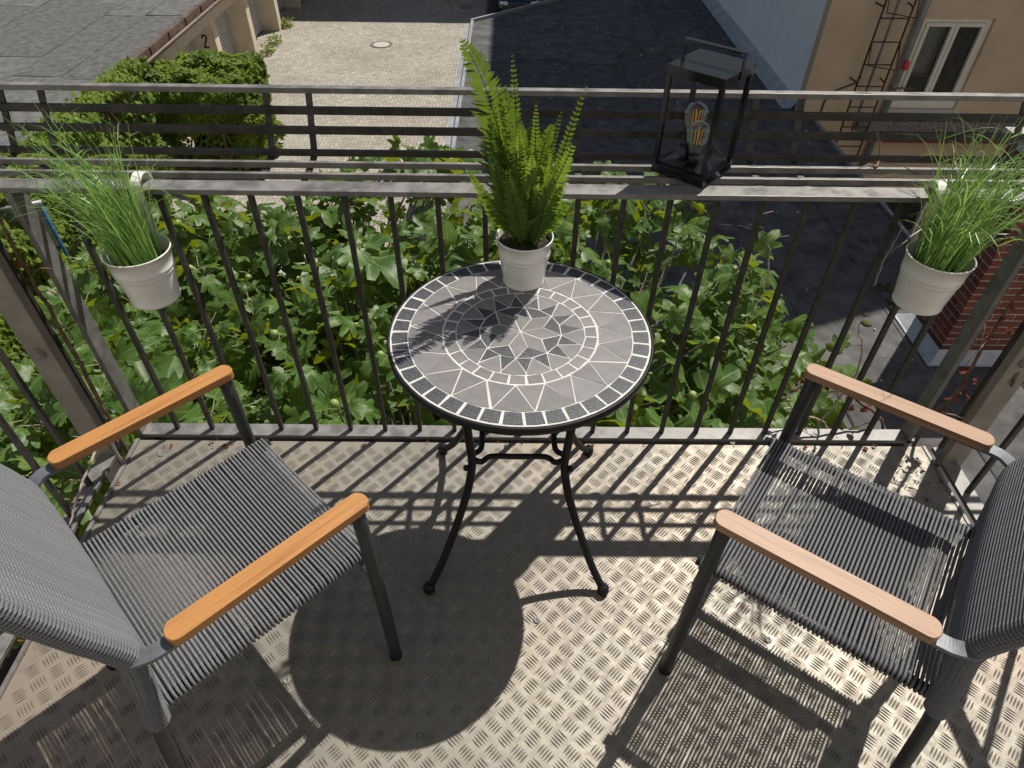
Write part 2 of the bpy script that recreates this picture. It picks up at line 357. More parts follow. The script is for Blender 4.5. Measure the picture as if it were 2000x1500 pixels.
def garage():
    t = thing('garage_row', 'row of yellow garages with grey bitumen roof and brown fascia by the courtyard', 'garage', (-8.7, 20, GZ))
    P = lambda x, y, z: (x+8.7, y-20, z-GZ)
    def bb(m, x0, x1, y0, y1, z0, z1): return m.bx(x0+8.7, x1+8.7, y0-20, y1-20, z0-GZ, z1-GZ)
    bb(MB(), -21, -9.5, 7, 42, GZ, GR-0.25).build('wall', M['garwall'], t)
    bb(MB(), -9.498, -8.62, 7, 42, GR-0.62, GR-0.252).build('lintel', M['garwall'], t)
    rf = bb(MB(), -21.1, -8.55, 6.8, 42, GR-0.248, GR-0.02).build('roof', M['bitumen2'], t)
    random.seed(5)
    x = -21.0; k = 0
    while x < -8.9:
        y = 6.9 + rnd(-2.5, 0)
        while y < 41.5:
            L = rnd(4.2, 5.4); ya, yb = max(y, 6.85), min(y+L, 41.9)
            if yb > ya+0.3:
                me = MB(); n = 8; z0 = 0
                pts = []
                for q in range(n+1):
                    yy = ya+(yb-ya)*q/n
                    for xx in (x-0.05, x+0.28, x+0.62, x+1.0):
                        pts.append(P(xx, yy, GR-0.012 + (0.012 if xx > x+0.9 else 0.004) + 0.012*noise.noise((xx*1.3, yy*1.3, 3)) + 0.006*(k % 3)))
                fs = []
                for q in range(n):
                    for c in range(3): a = q*4+c; fs.append((a, a+1, a+5, a+4))
                me.add(pts, fs)
                # edge lips
                me.box(P(x+0.99, (ya+yb)/2, GR-0.006), (0.02, yb-ya-0.01, 0.02+0.004*(k % 2)))
                me.box(P(x+0.47, ya, GR-0.004), (1.0, 0.03, 0.022))
                me.build('roofing_sheet', M['bitumen'] if (k % 2) else M['bitumen2'], rf, True)
            y += L+0.001; k += 1
        x += 1.04
    fa = bb(MB(), -8.548, -8.43, 6.8, 42, GR-0.23, GR+0.05).build('fascia', M['copper'], t)
    g_ = MB()
    g_.tube([P(-8.36, 6.9, GR-0.14), P(-8.36, 42, GR-0.14)], 0.05, 10); g_.build('gutter', M['copper'], fa, True)
    for k in range(30):
        yy = 7.5+k*1.15; bb(MB(), -8.56, -8.40, yy, yy+0.03, GR-0.2, GR+0.058).build('fascia_joint', M['copper'], fa)
    ys = [18.3+3.1*k for k in range(-3, 8)]
    for i, y in enumerate(ys):
        pl = bb(MB(), -9.49, -8.7, y-0.17, y+0.17, GZ, GR-0.622).build('pillar', M['garwall'], t)
        if abs(y-21.4) < 0.1:
            m = MB(); st = [(-.5, .55), (-.42, .85), (-.1, 1), (.25, .95), (.45, .68), (.35, .35), (-.5, -.95), (.55, -.95)]
            for a, b in zip(st, st[1:]):
                a = Vector((a[0]*0.13, 0, a[1]*0.17)); b = Vector((b[0]*0.13, 0, b[1]*0.17)); d = b-a
                rot = Matrix.Rotation(-math.atan2(d.z, d.x), 3, 'Y'); m.box((a+b)/2, (d.length+0.03, 0.006, 0.045), rot)
            c = P(-9.0, y-0.174, -4.72); o = m.build('painted_number', M['ink'], pl); o.location = c
        if i < len(ys)-1:
            d = bb(MB(), -9.47, -9.40, y+0.172, y+2.928, GZ+0.02, GR-0.625).build('roller_door', M['shutter'], t)
            sm = MB()
            sm.prism([(0, 0), (0.05, 0.02), (0.05, 0.06), (0, 0.085)], 0, 2.74)
            sme = sm.mesh('slat', M['shutter'])
            for q in range(22):
                s_ = link('slat', sme, d); s_.matrix_local = Matrix.Translation(P(-9.398, y+2.92, GZ+0.03+q*0.089)) @ Matrix(((1, 0, 0, 0), (0, 0, -1, 0), (0, 1, 0, 0), (0, 0, 0, 1)))
garage()
random.seed(12)

# ------------------------------------------------------------------ annex with flat bitumen roof
M['darkroof'] = mat2('dark_roof_felt', (0.048, 0.047, 0.047), (0.135, 0.132, 0.129), 4, 0.85, 0, 0.35, 70, 0.6, 0.006, detail=9, lo=0.3, hi=0.7)
M['darkroof2'] = mat2('dark_roof_felt_b', (0.04, 0.039, 0.039), (0.118, 0.115, 0.112), 5, 0.85, 0, 0.35, 70, 0.6, 0.006, detail=9, lo=0.3, hi=0.7)
M['zinc'] = mat2('zinc_trim', (0.26, 0.27, 0.28), (0.36, 0.37, 0.38), 4, 0.5, 0.4)
M['plaster'] = mat2('grey_plaster', (0.36, 0.34, 0.31), (0.44, 0.42, 0.38), 2, 0.9)
M['moss'] = mat2('roof_moss', (0.05, 0.065, 0.02), (0.11, 0.12, 0.04), 30, 0.95, bscale=90, bstr=0.8, bdist=0.01)
M['chip'] = mat2('pale_chips', (0.4, 0.38, 0.36), (0.6, 0.58, 0.55), 5, 0.9)
def annex():
    t = thing('flat_roofed_annex', 'low annex with dark felt flat roof between courtyard and beige house', 'annex', (2.1, 8.5, GZ))
    X, Y, Z = -2.1, -8.5, -GZ
    # footprint: far edge slants away to the right
    poly = [(-0.82, -0.38), (5.05, -0.38), (5.05, 11.5), (4.82, 11.6), (4.82, 21.6), (-0.82, 16.4)]
    pl = [(a+X, b+Y) for a, b in poly]
    MB().prism(pl, 0, AZ-0.1-GZ).build('wall', M['plaster'], t)
    rf = MB().prism([((a-2.1)*1.012+0, (b-8.5)*1.004) for a, b in poly], AZ-0.098-GZ, AZ-0.012-GZ).build('roof', M['darkroof2'], t)
    x = -0.86; k = 0
    while x < 4.9:
        y = -0.3 + rnd(-3, 0)
        lim = 16.3 + (x+0.8)*0.92
        while y < lim:
            L = rnd(4.5, 6.0); ya, yb = max(y, -0.36), min(y+L, lim); xb = min(x+1.02, 5.02 if ya < 11.5 else 4.82)
            if xb > 4.8 and yb > 11.5 and ya < 11.5: xb = 4.82
            if yb > ya+0.2:
                m = MB(); n = 10; pts = []; fs = []
                for q in range(n+1):
                    yy = ya+(yb-ya)*q/n
                    for c in range(5):
                        xx = x-0.04+(xb-x+0.04)*c/4
                        pts.append((xx+X, yy+Y, AZ-GZ-0.004+0.002*(k % 3)+(0.008 if c == 4 else 0)+0.008*noise.noise((xx*1.2, yy*1.1, 9))))
                for q in range(n):
                    for c in range(4): a = q*5+c; fs.append((a, a+1, a+6, a+5))
                m.add(pts, fs); m.box((xb+X, (ya+yb)/2+Y, AZ-GZ+0.001), (0.03, yb-ya, 0.024)); m.box(((x+xb)/2+X, ya+Y, AZ-GZ+0.002), (xb-x, 0.03, 0.022))
                m.build('roofing_sheet', M['darkroof'] if k % 2 else M['darkroof2'], rf, True)
            y += L; k += 1
        x += 1.0
    m = MB().bx(-0.90+X, -0.84+X, -0.38+Y, 16.42+Y, AZ-GZ-0.12, AZ-GZ+0.045).bx(-1.02+X, -0.903+X, -0.38+Y, 16.42+Y, AZ-GZ-0.14, AZ-GZ-0.03)
    m.build('edge_trim', M['zinc'], t)
    a = Vector((-0.9+X, 16.45+Y, AZ-GZ)); b = Vector((4.82+X, 21.65+Y, AZ-GZ)); d = b-a
    MB().box((a+b)/2+Vector((0, 0, -0.02)), (d.length, 0.06, 0.14), Matrix.Rotation(math.atan2(d.y, d.x), 3, 'Z')).build('edge_trim', M['zinc'], t)
    MB().box((5.06+X, 5.55+Y, AZ-GZ-0.02), (0.05, 11.85, 0.12)).build('edge_trim', M['zinc'], t)
    # debris and moss
    m = MB()
    for k in range(240):
        x, y = rnd(-0.5, 4.9), rnd(4.5, 17); s_ = rnd(0.003, 0.017)**1.0*(0.6+0.07*y)
        rot = Matrix.Rotation(rnd(0, 6), 3, 'Z') @ Matrix.Rotation(rnd(-.3, .3), 3, 'X')
        m.box((x+X, y+Y, AZ-GZ+0.012+s_*0.2), (s_*rnd(0.6, 1.6), s_, s_*0.4), rot)
    stuff(m.build('roof_debris', M['chip'], rf))
    for u, v, r_ in [(1725, 556, .06), (1742, 558, .05), (1740, 566, .07), (1742, 588, .075), (1756, 598, .06), (1745, 604, .06), (1692, 632, .075), (1640, 680, .05), (1690, 615, .04)]:
        p = atz(u, v, AZ); m = MB(); n = 9
        pr = [(1.0, 0.0), (0.85, 0.25), (0.45, 0.42), (0.05, 0.5)]
        m.lathe([(r_*a*0.8, r_*b*0.7) for a, b in pr], n, capb=True, capt=True)
        m.v = [(x*(1+0.35*noise.noise((x*40, y*40, u))), y*(1+0.35*noise.noise((y*40, x*40, u))), z) for x, y, z in m.v]
        o = m.build('moss_cushion', M['moss'], rf, True); o.location = (p.x+X, p.y+Y, AZ-GZ+0.006)
annex()

# ------------------------------------------------------------------ brick chimney on the annex roof
def brick_mat():
    t = NT('red_brick'); r_ = t.n('ShaderNodeObjectInfo').outputs['Random']; c = t.co()
    a = t.ramp(r_, [(0, (0.12, 0.04, 0.028)), (0.3, (0.19, 0.06, 0.04)), (0.6, (0.24, 0.08, 0.052)), (0.85, (0.16, 0.05, 0.036)), (1, (0.10, 0.042, 0.038))])
    t.col(t.mix(t.ramp(t.noise(25, 5, co=c), [(0.4, 0.0), (0.75, 0.5)]), a, (0.10, 0.05, 0.04))); t.bump(t.noise(90, 3, co=c), 0.4, 0.003)
    return t.set(0.9, 0, 0.2)
M['brick'] = brick_mat()
M['mortar'] = mat2('pale_mortar', (0.38, 0.35, 0.32), (0.50, 0.46, 0.42), 12, 0.95, bscale=80, bstr=0.5, bdist=0.004)
M['flash'] = mat2('lead_flashing', (0.34, 0.36, 0.38), (0.48, 0.50, 0.52), 5, 0.55, 0.3)
def chimney():
    x0, x1, y0, y1 = 4.36, 5.02, 5.16, 5.72; H = 2.03
    cx, cy = (x0+x1)/2, (y0+y1)/2
    t = thing('brick_chimney', 'red brick chimney stack with metal flashing on the dark felt roof', 'chimney', (cx, cy, AZ))
    wx, wy = (x1-x0)/2, (y1-y0)/2
    MB().bx(-wx+0.008, wx-0.008, -wy+0.008, wy-0.008, 0.0, H).build('mortar_core', M['mortar'], t)
    ch = 0.077; n = int((H-0.1)/ch); meshes = {}
    def bm_(lx, ly):
        k = (round(lx, 3), round(ly, 3))
        if k not in meshes: meshes[k] = MB().cbox((0, 0, 0), (lx, ly, 0.064), 0.004).mesh('brick', M['brick'])
        return meshes[k]
    J = 0.011; T = 0.11
    for c in range(n):
        z = 0.12+c*ch
        if z > H-0.04: break
        # alternate which faces own the corners
        runs = []
        if c % 2 == 0: runs = [('x', -wy+T/2, -wx, wx), ('x', wy-T/2, -wx, wx), ('y', -wx+T/2, -wy+T+J, wy-T-J), ('y', wx-T/2, -wy+T+J, wy-T-J)]
        else: runs = [('y', -wx+T/2, -wy, wy), ('y', wx-T/2, -wy, wy), ('x', -wy+T/2, -wx+T+J, wx-T-J), ('x', wy-T/2, -wx+T+J, wx-T-J)]
        for ax, off, a, b in runs:
            L = b-a; k = max(1, round(L/0.235)); bl = (L-(k-1)*J)/k
            for q in range(k):
                m0 = a+bl/2+q*(bl+J); jz = rnd(-.0012, .0012); jo = rnd(-.0025, .0025)
                if ax == 'x': link('brick', bm_(bl, T), t, (m0, off+jo, z+jz))
                else: link('brick', bm_(T, bl), t, (off+jo, m0, z+jz))
    m = MB().bx(-wx-0.06, wx+0.06, -wy-0.06, wy+0.06, H-0.002, H+0.09); bev(m.build('cap_slab', M['concrete'], t), 0.008)
    m = MB()
    p = [(-wx-0.13, -wy-0.13, 0.016), (wx+0.13, -wy-0.13, 0.016), (wx+0.13, wy+0.13, 0.016), (-wx-0.13, wy+0.13, 0.016), (-wx-0.012, -wy-0.012, 0.11), (wx+0.012, -wy-0.012, 0.11), (wx+0.012, wy+0.012, 0.11), (-wx-0.012, wy+0.012, 0.11)]
    q = [(-wx-0.15, -wy-0.15, 0.008), (wx+0.15, -wy-0.15, 0.008), (wx+0.15, wy+0.15, 0.008), (-wx-0.15, wy+0.15, 0.008)]
    m.add(p+q, [(0, 1, 5, 4), (1, 2, 6, 5), (2, 3, 7, 6), (3, 0, 4, 7), (8, 9, 1, 0), (9, 10, 2, 1), (10, 11, 3, 2), (11, 8, 0, 3)])
    m.build('flashing', M['flash'], t)
chimney()

# ------------------------------------------------------------------ house on the right
M['white'] = mat2('white_render', (0.87, 0.88, 0.89), (0.92, 0.925, 0.93), 3, 0.9, bscale=45, bstr=0.5, bdist=0.008)
M['beige'] = mat2('beige_render', (0.58, 0.425, 0.28), (0.68, 0.51, 0.345), 1.1, 0.9, bscale=38, bstr=0.7, bdist=0.012, detail=6)
M['winframe'] = mat2('cream_window_paint', (0.74, 0.69, 0.58), (0.80, 0.75, 0.64), 5, 0.5)
M['redpaint'] = mat2('dark_red_paint', (0.17, 0.02, 0.016), (0.24, 0.035, 0.025), 5, 0.6)
M['stone'] = mat2('speckled_ledge', (0.10, 0.08, 0.07), (0.30, 0.27, 0.25), 30, 0.8, detail=6)
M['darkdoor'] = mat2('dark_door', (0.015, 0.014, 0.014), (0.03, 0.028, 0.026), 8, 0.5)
def pane_mat():
    t = NT('dark_window_glass'); c = t.co(); f = t.noise(4, 4, co=c, stretch=(3, 1, 1))
    t.col(t.ramp(f, [(0.3, (0.012, 0.011, 0.011)), (0.7, (0.04, 0.036, 0.034))])); return t.set(0.06, 0, 0.7)
M['pane'] = pane_mat()
YW = 11.6
def house():
    t = thing('rendered_house', 'tall house with white side wall and beige render front beside the dark roof', 'house', (10, 16, GZ))
    def bb(m, x0, x1, y0, y1, z0, z1): return m.bx(x0-10, x1-10, y0-16, y1-16, z0-GZ, z1-GZ)
    top = AZ+8.6
    prof = [(4.9, GZ), (20, GZ), (20, AZ+8.7), (10, AZ+8.7), (6.4, AZ+12.3), (4.9, AZ+12.3)]
    def gab(pr, y0, y1):
        m = MB(); n = len(pr)
        return m.add([(x-10, y0-16, z-GZ) for x, z in pr]+[(x-10, y1-16, z-GZ) for x, z in pr], [tuple(range(n)), tuple(reversed(range(n, 2*n)))]+[(i, i+n, (i+1) % n+n, (i+1) % n) for i in range(n)])
    gab(prof, YW+0.02, 25).build('white_side_wall', M['white'], t)
    # front wall pieces around the window opening and door opening
    fw = MB(); y0, y1 = YW-0.18, YW+0.018
    wx0, wx1, wz0, wz1 = 6.40, 7.50, -2.70, -1.30
    dx0, dx1, dz1 = 6.95, 7.85, -4.35
    bb(fw, 4.88, wx0, y0, y1, GZ, top); bb(fw, wx1, 20, y0, y1, dz1, top); bb(fw, wx0, wx1, y0, y1, wz1, top); bb(fw, wx0, wx1, y0, y1, dz1, wz0)
    bb(fw, wx0, dx0, y0, y1, GZ, dz1); bb(fw, dx1, 20, y0, y1, GZ, dz1)
    fw.build('beige_front_wall', M['beige'], t)
    gab([(4.9, top+.001), (10.05, top+.001), (6.4, AZ+12.25), (4.9, AZ+12.25)], YW-0.18, YW+0.018).build('beige_gable', M['beige'], t)
    gab([(20.3, AZ+8.71), (20.3, AZ+8.9), (10.1, AZ+8.9), (6.5, AZ+12.5), (4.62, AZ+12.5), (4.62, AZ+12.31), (6.41, AZ+12.31), (10.01, AZ+8.71)], YW-0.4, 25.3).build('roof', M['bitumen'], t)
    wd = bb(MB(), wx0, wx1, YW-0.05, YW+0.012, wz0, wz1).build('window', M['darkdoor'], t)
    f = MB(); ff = 0.075
    for a in ((wx0+.002, wx0+ff, wz0+.002, wz1-.002), (wx1-ff, wx1-.002, wz0+.002, wz1-.002), (wx0+ff+.001, wx1-ff-.001, wz1-ff, wz1-.002), (wx0+ff+.001, wx1-ff-.001, wz0+.002, wz0+ff+0.03)):
        bb(f, a[0], a[1], YW-0.12, YW-0.052, a[2], a[3])
    f.build('frame', M['winframe'], wd)
    mid = (wx0+wx1)/2
    for a, b in ((wx0+ff+.004, mid-0.004), (mid+0.004, wx1-ff-.004)):
        sf = MB(); s_ = 0.055; z0, z1 = wz0+ff+0.034, wz1-ff-.004
        for q in ((a, a+s_, z0, z1), (b-s_, b, z0, z1), (a+s_+.001, b-s_-.001, z1-s_, z1), (a+s_+.001, b-s_-.001, z0, z0+s_)): bb(sf, q[0], q[1], YW-0.145, YW-0.054, q[2], q[3])
        sf.build('sash', M['winframe'], wd)
        bb(MB(), a+s_, b-s_, YW-0.09, YW-0.08, z0+s_, z1-s_).build('pane', M['pane'], wd)
    bb(MB(), wx0-0.1, wx1+0.1, YW-0.32, YW-0.182, wz0-0.05, wz0-0.005).build('sill', M['winframe'], wd)
    bb(MB(), 5.9, 20, YW-0.34, YW-0.183, -3.02, -2.80).build('stone_ledge', M['stone'], t)
    bb(MB(), 6.35, 20, YW-0.46, YW-0.184, -3.16, -3.022).build('red_band', M['redpaint'], t)
    d = bb(MB(), dx0+.06, dx1-.06, YW-0.08, YW+0.012, GZ, dz1-.06).build('door', M['darkdoor'], t)
    f = MB(); bb(f, dx0, dx0+.058, YW-.15, YW+.012, GZ, dz1); bb(f, dx1-.058, dx1, YW-.15, YW+.012, GZ, dz1); bb(f, dx0+.059, dx1-.059, YW-.15, YW+.012, dz1-.058, dz1)
    f.build('door_frame', M['winframe'], d)
    # downpipe with brackets
    p = MB(); xs = 6.28; ys = YW-0.26
    p.tube([(xs-10, ys-16, top-0.2-GZ), (xs-10, ys-16, 0.05)], 0.055, 12); dp = p.build('downpipe', M['zinc'], t, True)
    for z in (-1.0, -2.35, -3.8, -5.3, 1.0):
        MB().lathe([(0.062, 0), (0.062, 0.04)], 12, c=(xs-10, ys-16, z-GZ), capt=True).build('pipe_clamp', M['iron'], dp)
        MB().bx(xs+0.055-10, xs+0.30-10, ys-0.012-16, ys+0.012-16, z+0.008-GZ, z+0.032-GZ).bx(xs+0.29-10, xs+0.315-10, ys-16, YW-0.182-16, z+0.008-GZ, z+0.032-GZ).build('pipe_bracket', M['iron'], dp)
    # flashing where white wall meets roof
    MB().add([(4.80-10, YW-16, AZ+.02-GZ), (4.80-10, 21.6-16, AZ+.02-GZ), (4.893-10, 21.6-16, AZ+.14-GZ), (4.893-10, YW-16, AZ+.14-GZ), (4.65-10, YW-16, AZ+.016-GZ), (4.65-10, 21.6-16, AZ+.016-GZ)], [(0, 1, 2, 3), (4, 5, 1, 0)]).build('flashing', M['flash'], t)
    # cable on wall
    c = MB().tube([(x-10, YW-0.2-16, z-GZ) for x, z in ((5.72, -2.18), (5.66, -2.28), (5.42, -2.38), (5.30, -2.45), (5.25, -2.6), (5.24, -3.4), (5.24, -5.5))], 0.012, 6); c.build('cable', M['shadesteel'], t, True)
house()
M['rust'] = mat2('rusty_ladder_steel', (0.075, 0.045, 0.032), (0.13, 0.08, 0.055), 20, 0.7, 0.2)
M['signalred'] = mat2('signal_red', (0.75, 0.03, 0.02), (0.85, 0.05, 0.03), 10, 0.5)
def ladder():
    t = thing('wall_ladder', 'rusty fixed steel ladder on the beige house wall next to the window', 'ladder', (5.80, YW-0.42, -3.4))
    L = 6.5; hw = 0.22
    for s_ in (-1, 1): MB().tube([(s_*hw, 0, 0), (s_*hw, 0, L)], 0.016, 8).build('rail', M['rust'], t, True)
    rm = MB().tube([(-hw, 0, 0), (hw, 0, 0)], 0.011, 6).mesh('rung', M['rust'], True)
    for k in range(19): link('rung', rm, t, (0, 0, 0.15+k*0.333))
    MB().tube([(0.0, 0.06, 0.4), (0.0, 0.06, L)], 0.022, 8).build('safety_rail', M['zinc'], t, True)
    for z in (0.3, 1.2, 2.3, 3.4, 5.0):
        for s_ in (-1, 1): MB().tube([(s_*hw, 0, z), (s_*(hw+0.03), 0.24, z)], 0.013, 6).build('wall_bracket', M['rust'], t, True)
    for z, dx in ((1.85, 0.0), (2.6, 0.0)):
        MB().tube([(-hw, 0, z), (-hw+0.02, -0.10, z-0.35), (hw+0.05, -0.10, z-0.42), (hw, 0, z)], 0.011, 6).build('stand_off', M['rust'], t, True)
ladder()
o = MB().lathe([(0.0, 0), (0.035, 0.01), (0.042, 0.06), (0.04, 0.12), (0.02, 0.15), (0.0, 0.155)], 12).build('red_marker', M['signalred'], None, True, loc=(6.29, YW-0.355, -2.02))
tag(o, 'small bright red marker fixed on the grey downpipe beside the window', 'marker')

# far house beyond the court that throws the shade across its far end
def far_house():
    t = thing('apartment_house', 'tall rendered apartment house closing the shaded far end of the courtyard', 'house', (-4, 40, GZ))
    top = 13.9
    MB().bx(-30, 14, -4, 6, 0, top).build('wall', M['garwall'], t); MB().bx(-30.2, 14.2, -4.3, 6.3, top+.002, top+.25).build('roof', M['bitumen'], t)
    wm = MB().bx(-0.55, 0.55, -0.04, 0, 0, 1.4).mesh('window', M['winframe']); pm_ = MB().bx(-0.47, 0.47, -0.05, -0.041, 0.08, 1.32).mesh('pane', M['pane'])
    for r_ in range(4):
        for c in range(14):
            a = link('window', wm, t, (-28+c*3.1, -4.003, 1.2+r_*3.1)); link('pane', pm_, a)
far_house()
# own facade behind the balcony
def own():
    t = thing('home_facade', 'pale rendered house wall with glazed balcony door behind the seating', 'house', (0, -0.75, GZ))
    M['facade'] = mat2('cream_render', (0.58, 0.565, 0.535), (0.64, 0.625, 0.595), 2, 0.9, bscale=50, bstr=0.4, bdist=0.006)
    MB().bx(-14, 14, -0.6, -0.002, 0, 15).build('wall', M['facade'], t)
    d = MB().bx(-0.9, 0.9, 0, 0.05, -GZ+0.02, -GZ+2.2).build('door', M['winframe'], t)
    for s_ in (-1, 1): MB().bx(s_*0.45-0.36, s_*0.45+0.36, 0.051, 0.06, -GZ+0.15, -GZ+2.08).build('pane', M['pane'], d)
own()

# ------------------------------------------------------------------ parked car at the end of the court
def car():
    t = thing('parked_car', 'dark blue parked car with clear headlight behind the dark felt roof', 'car', (0.30, 31.3, GZ))
    M['carpaint'] = mat2('dark_car_paint', (0.012, 0.015, 0.024), (0.016, 0.02, 0.03), 5, 0.22, 0.3, 0.6, coat=0.8)
    M['rubber'] = mat2('tyre_rubber', (0.012, 0.012, 0.012), (0.02, 0.02, 0.02), 20, 0.9)
    M['lamp'] = mat2('headlight_lens', (0.55, 0.57, 0.6), (0.7, 0.72, 0.75), 20, 0.1)
    # nose towards -y ; sections along length with half-width, and outline heights
    secs = [(-2.15, .70, .30, .62), (-2.05, .82, .22, .74), (-1.2, .88, .2, .92), (-.75, .89, .2, .96), (.0, .89, .2, .98), (1.2, .89, .2, .98), (1.9, .86, .25, .95), (2.1, .76, .35, .85)]
    b = MB(); ring = []
    for y, hw, zb, zt in secs:
        ring.append([(-hw*.85, y, zb), (-hw, y, zb+.15), (-hw, y, zt-.14), (-hw*.88, y, zt), (hw*.88, y, zt), (hw, y, zt-.14), (hw, y, zb+.15), (hw*.85, y, zb)])
    vs_ = [p for r_ in ring for p in r_]; fs = [tuple(range(8)), tuple(reversed(range(len(vs_)-8, len(vs_))))]
    for i in range(len(ring)-1):
        for k in range(8): k2 = (k+1) % 8; fs.append((i*8+k2, i*8+k, i*8+8+k, i*8+8+k2))
    b.add(vs_, fs); bev(b.build('body', M['carpaint'], t, True), 0.03, 3)
    c = MB(); c.add([(-.78, -.8, .95), (.78, -.8, .95), (.8, 1.9, .95), (-.8, 1.9, .95), (-.6, -.1, 1.42), (.6, -.1, 1.42), (.62, 1.2, 1.44), (-.62, 1.2, 1.44)], [(4, 5, 6, 7), (0, 1, 5, 4), (1, 2, 6, 5), (2, 3, 7, 6), (3, 0, 4, 7)])
    bev(c.build('cabin_glass', M['pane'], t), 0.03); MB().bx(-.58, .58, -.02, 1.15, 1.425, 1.455).build('cabin_roof', M['carpaint'], t)
    for s_ in (-1, 1):
        MB().cbox((s_*.60, -2.07, .60), (.32, .16, .14), 0.03, Matrix.Rotation(s_*0.25, 3, 'Z')).build('headlight', M['lamp'], t)
        MB().cbox((s_*.9, -.55, 1.02), (.2, .12, .13), .02).build('mirror', M['carpaint'], t)
        for y in (-1.35, 1.35):
            wl = MB().lathe([(.2, -.1), (.30, -.1), (.32, -.07), (.32, .07), (.30, .1), (.2, .1)], 24, capb=False); wh = wl.build('wheel', M['rubber'], t, True); wh.matrix_local = Matrix.Translation((s_*.80, y, .32)) @ Matrix.Rotation(R(90), 4, 'Y')
            MB().lathe([(.2, -.08), (.19, .08), (.05, .1), (0.01, .1)], 16).build('rim', M['zinc'], wh)
    MB().cbox((0, -2.15, .42), (.7, .06, .16), .02).build('grille', M['rubber'], t)
car()

# ------------------------------------------------------------------ ivy
def leaf_cards(m, pos, nrm, size):
    # four-triangle folded ivy leaf
    n = Vector(nrm).normalized(); a = n.orthogonal().normalized(); a = Matrix.Rotation(rnd(0, 6.28), 3, n) @ a; b = n.cross(a)
    p = Vector(pos); s_ = size; f = n*(-0.18*s_)
    m.add([p, p+b*0.35*s_+a*0.5*s_+f, p+b*s_, p+b*0.35*s_-a*0.5*s_+f, p+b*0.1*s_+a*0.25*s_+f*0.4, p+b*0.1*s_-a*0.25*s_+f*0.4], [(0, 4, 1, 2), (0, 2, 3, 5)])
def ivy_bush():
    base = Vector((-7.3, 16.6, GZ))
    t = thing('ivy_shelter', 'dense dark ivy thicket overgrowing the garage corner beside the courtyard', 'ivy', base)
    m = MB(); random.seed(21)
    def surf(n_):
        for _ in range(n_):
            # lumpy box surface: top, front (-y) and right (+x) sides
            s_ = random.random()
            x, y, z = rnd(-1.25, 1.2), rnd(-1.0, 1.3), rnd(0.2, 2.75)
            if s_ < 0.42: z = 2.75; nrm = Vector((rnd(-.5, .7), rnd(-.7, .4), 1))
            elif s_ < 0.72: y = -1.0; nrm = Vector((rnd(-.5, .5), -1, rnd(-.1, .9)))
            else: x = 1.2; nrm = Vector((1, rnd(-.5, .5), rnd(-.1, .9)))
            if s_ >= 0.42 and s_ < 0.72 and z < 1.35 and -0.75 < x < 0.75 and random.random() < 0.8: continue
            p = Vector((x, y, z)); c = Vector((0, 0.1, 1.3)); d = p-c
            # round the box edges
            q = Vector((d.x/1.25, d.y/1.15, d.z/1.45)); k = (abs(q.x)**5+abs(q.y)**5+abs(q.z)**5)**0.2
            p = c + d/max(k, 0.6)*0.98
            bump = 0.30*noise.noise((p.x*1.6+3, p.y*1.6, p.z*1.6)) + 0.16*noise.noise((p.x*4, p.y*4, p.z*4))
            p += d.normalized()*(bump-random.random()**2*0.3); p.z *= 0.86
            if p.z < 0.05: continue
            leaf_cards(m, p, nrm+Vector((rnd(-.5, .5), rnd(-.5, .5), rnd(-.3, .5))), rnd(0.07, 0.13))
    surf(20000)
    o = m.build('foliage', M['ivy'], t); stuff(o)
    for k in range(14):
        x, y = rnd(-1.0, 1.0), rnd(-0.8, 0.8); pts = [(x, y, 0)]
        for q in range(6): pts.append((pts[-1][0]+rnd(-.12, .12), pts[-1][1]+rnd(-.12, .12), (q+1)*0.33))
        MB().tube(spline(pts, 3), rnd(0.02, 0.045), 6).build('stem', M['vine'], t, True)
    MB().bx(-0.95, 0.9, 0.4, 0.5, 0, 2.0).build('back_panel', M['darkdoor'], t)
ivy_bush()
def ivy_wall():
    t = thing('ivy_curtain', 'bright green ivy curtain hanging down the garage front under the grey roof edge', 'ivy', (-8.3, 12, GZ))
    m = MB(); random.seed(22)
    for _ in range(15000):
        y = rnd(-5, 3.7); z = rnd(0, 2.7)**1.0
        x = -0.05 + 0.55*max(0, noise.noise((y*0.9, z*0.9, 5))+0.25) + 0.12*noise.noise((y*3, z*3, 2)) + (2.7-z)*0.12
        x -= random.random()**2*0.25
        if random.random() < 0.12: z = 2.66+rnd(-.05, .14); x = rnd(-.3, .3)
        leaf_cards(m, (x, y, z), Vector((1, rnd(-.6, .6), rnd(0, 1.1))), rnd(0.07, 0.14))
    stuff(m.build('foliage', M['ivy'], t))
    for k in range(16):
        y = -4.8+k*0.54; pts = [(0.05, y, 0)]
        for q in range(6): pts.append((rnd(-.04, .08), pts[-1][1]+rnd(-.2, .2), (q+1)*0.43))
        MB().tube(spline(pts, 3), rnd(0.012, 0.03), 6).build('stem', M['vine'], t, True)
ivy_wall()
# weeds along the garage pillars
def weeds():
    for k, (x, y) in enumerate([(-8.5, 24.9), (-8.48, 25.9), (-8.55, 27.95)]):
        t = thing('weed_tuft', ('green weed tuft at the garage pillar foot next to the ivy thicket', 'green weed tuft in front of a grey roller door', 'green weed tuft at the pillar where the courtyard shade begins')[k], 'weed', (x, y, GZ+0.01), 0, 'weeds at the garage pillars')
        m = MB()
        for _ in range(120):
            leaf_cards(m, (rnd(-.22, .22), rnd(-.3, .3), rnd(0.02, .28)), (rnd(-1, 1), rnd(-1, 1), 1), rnd(.05, .11))
        stuff(m.build('foliage', M['ivy'], t))
weeds()

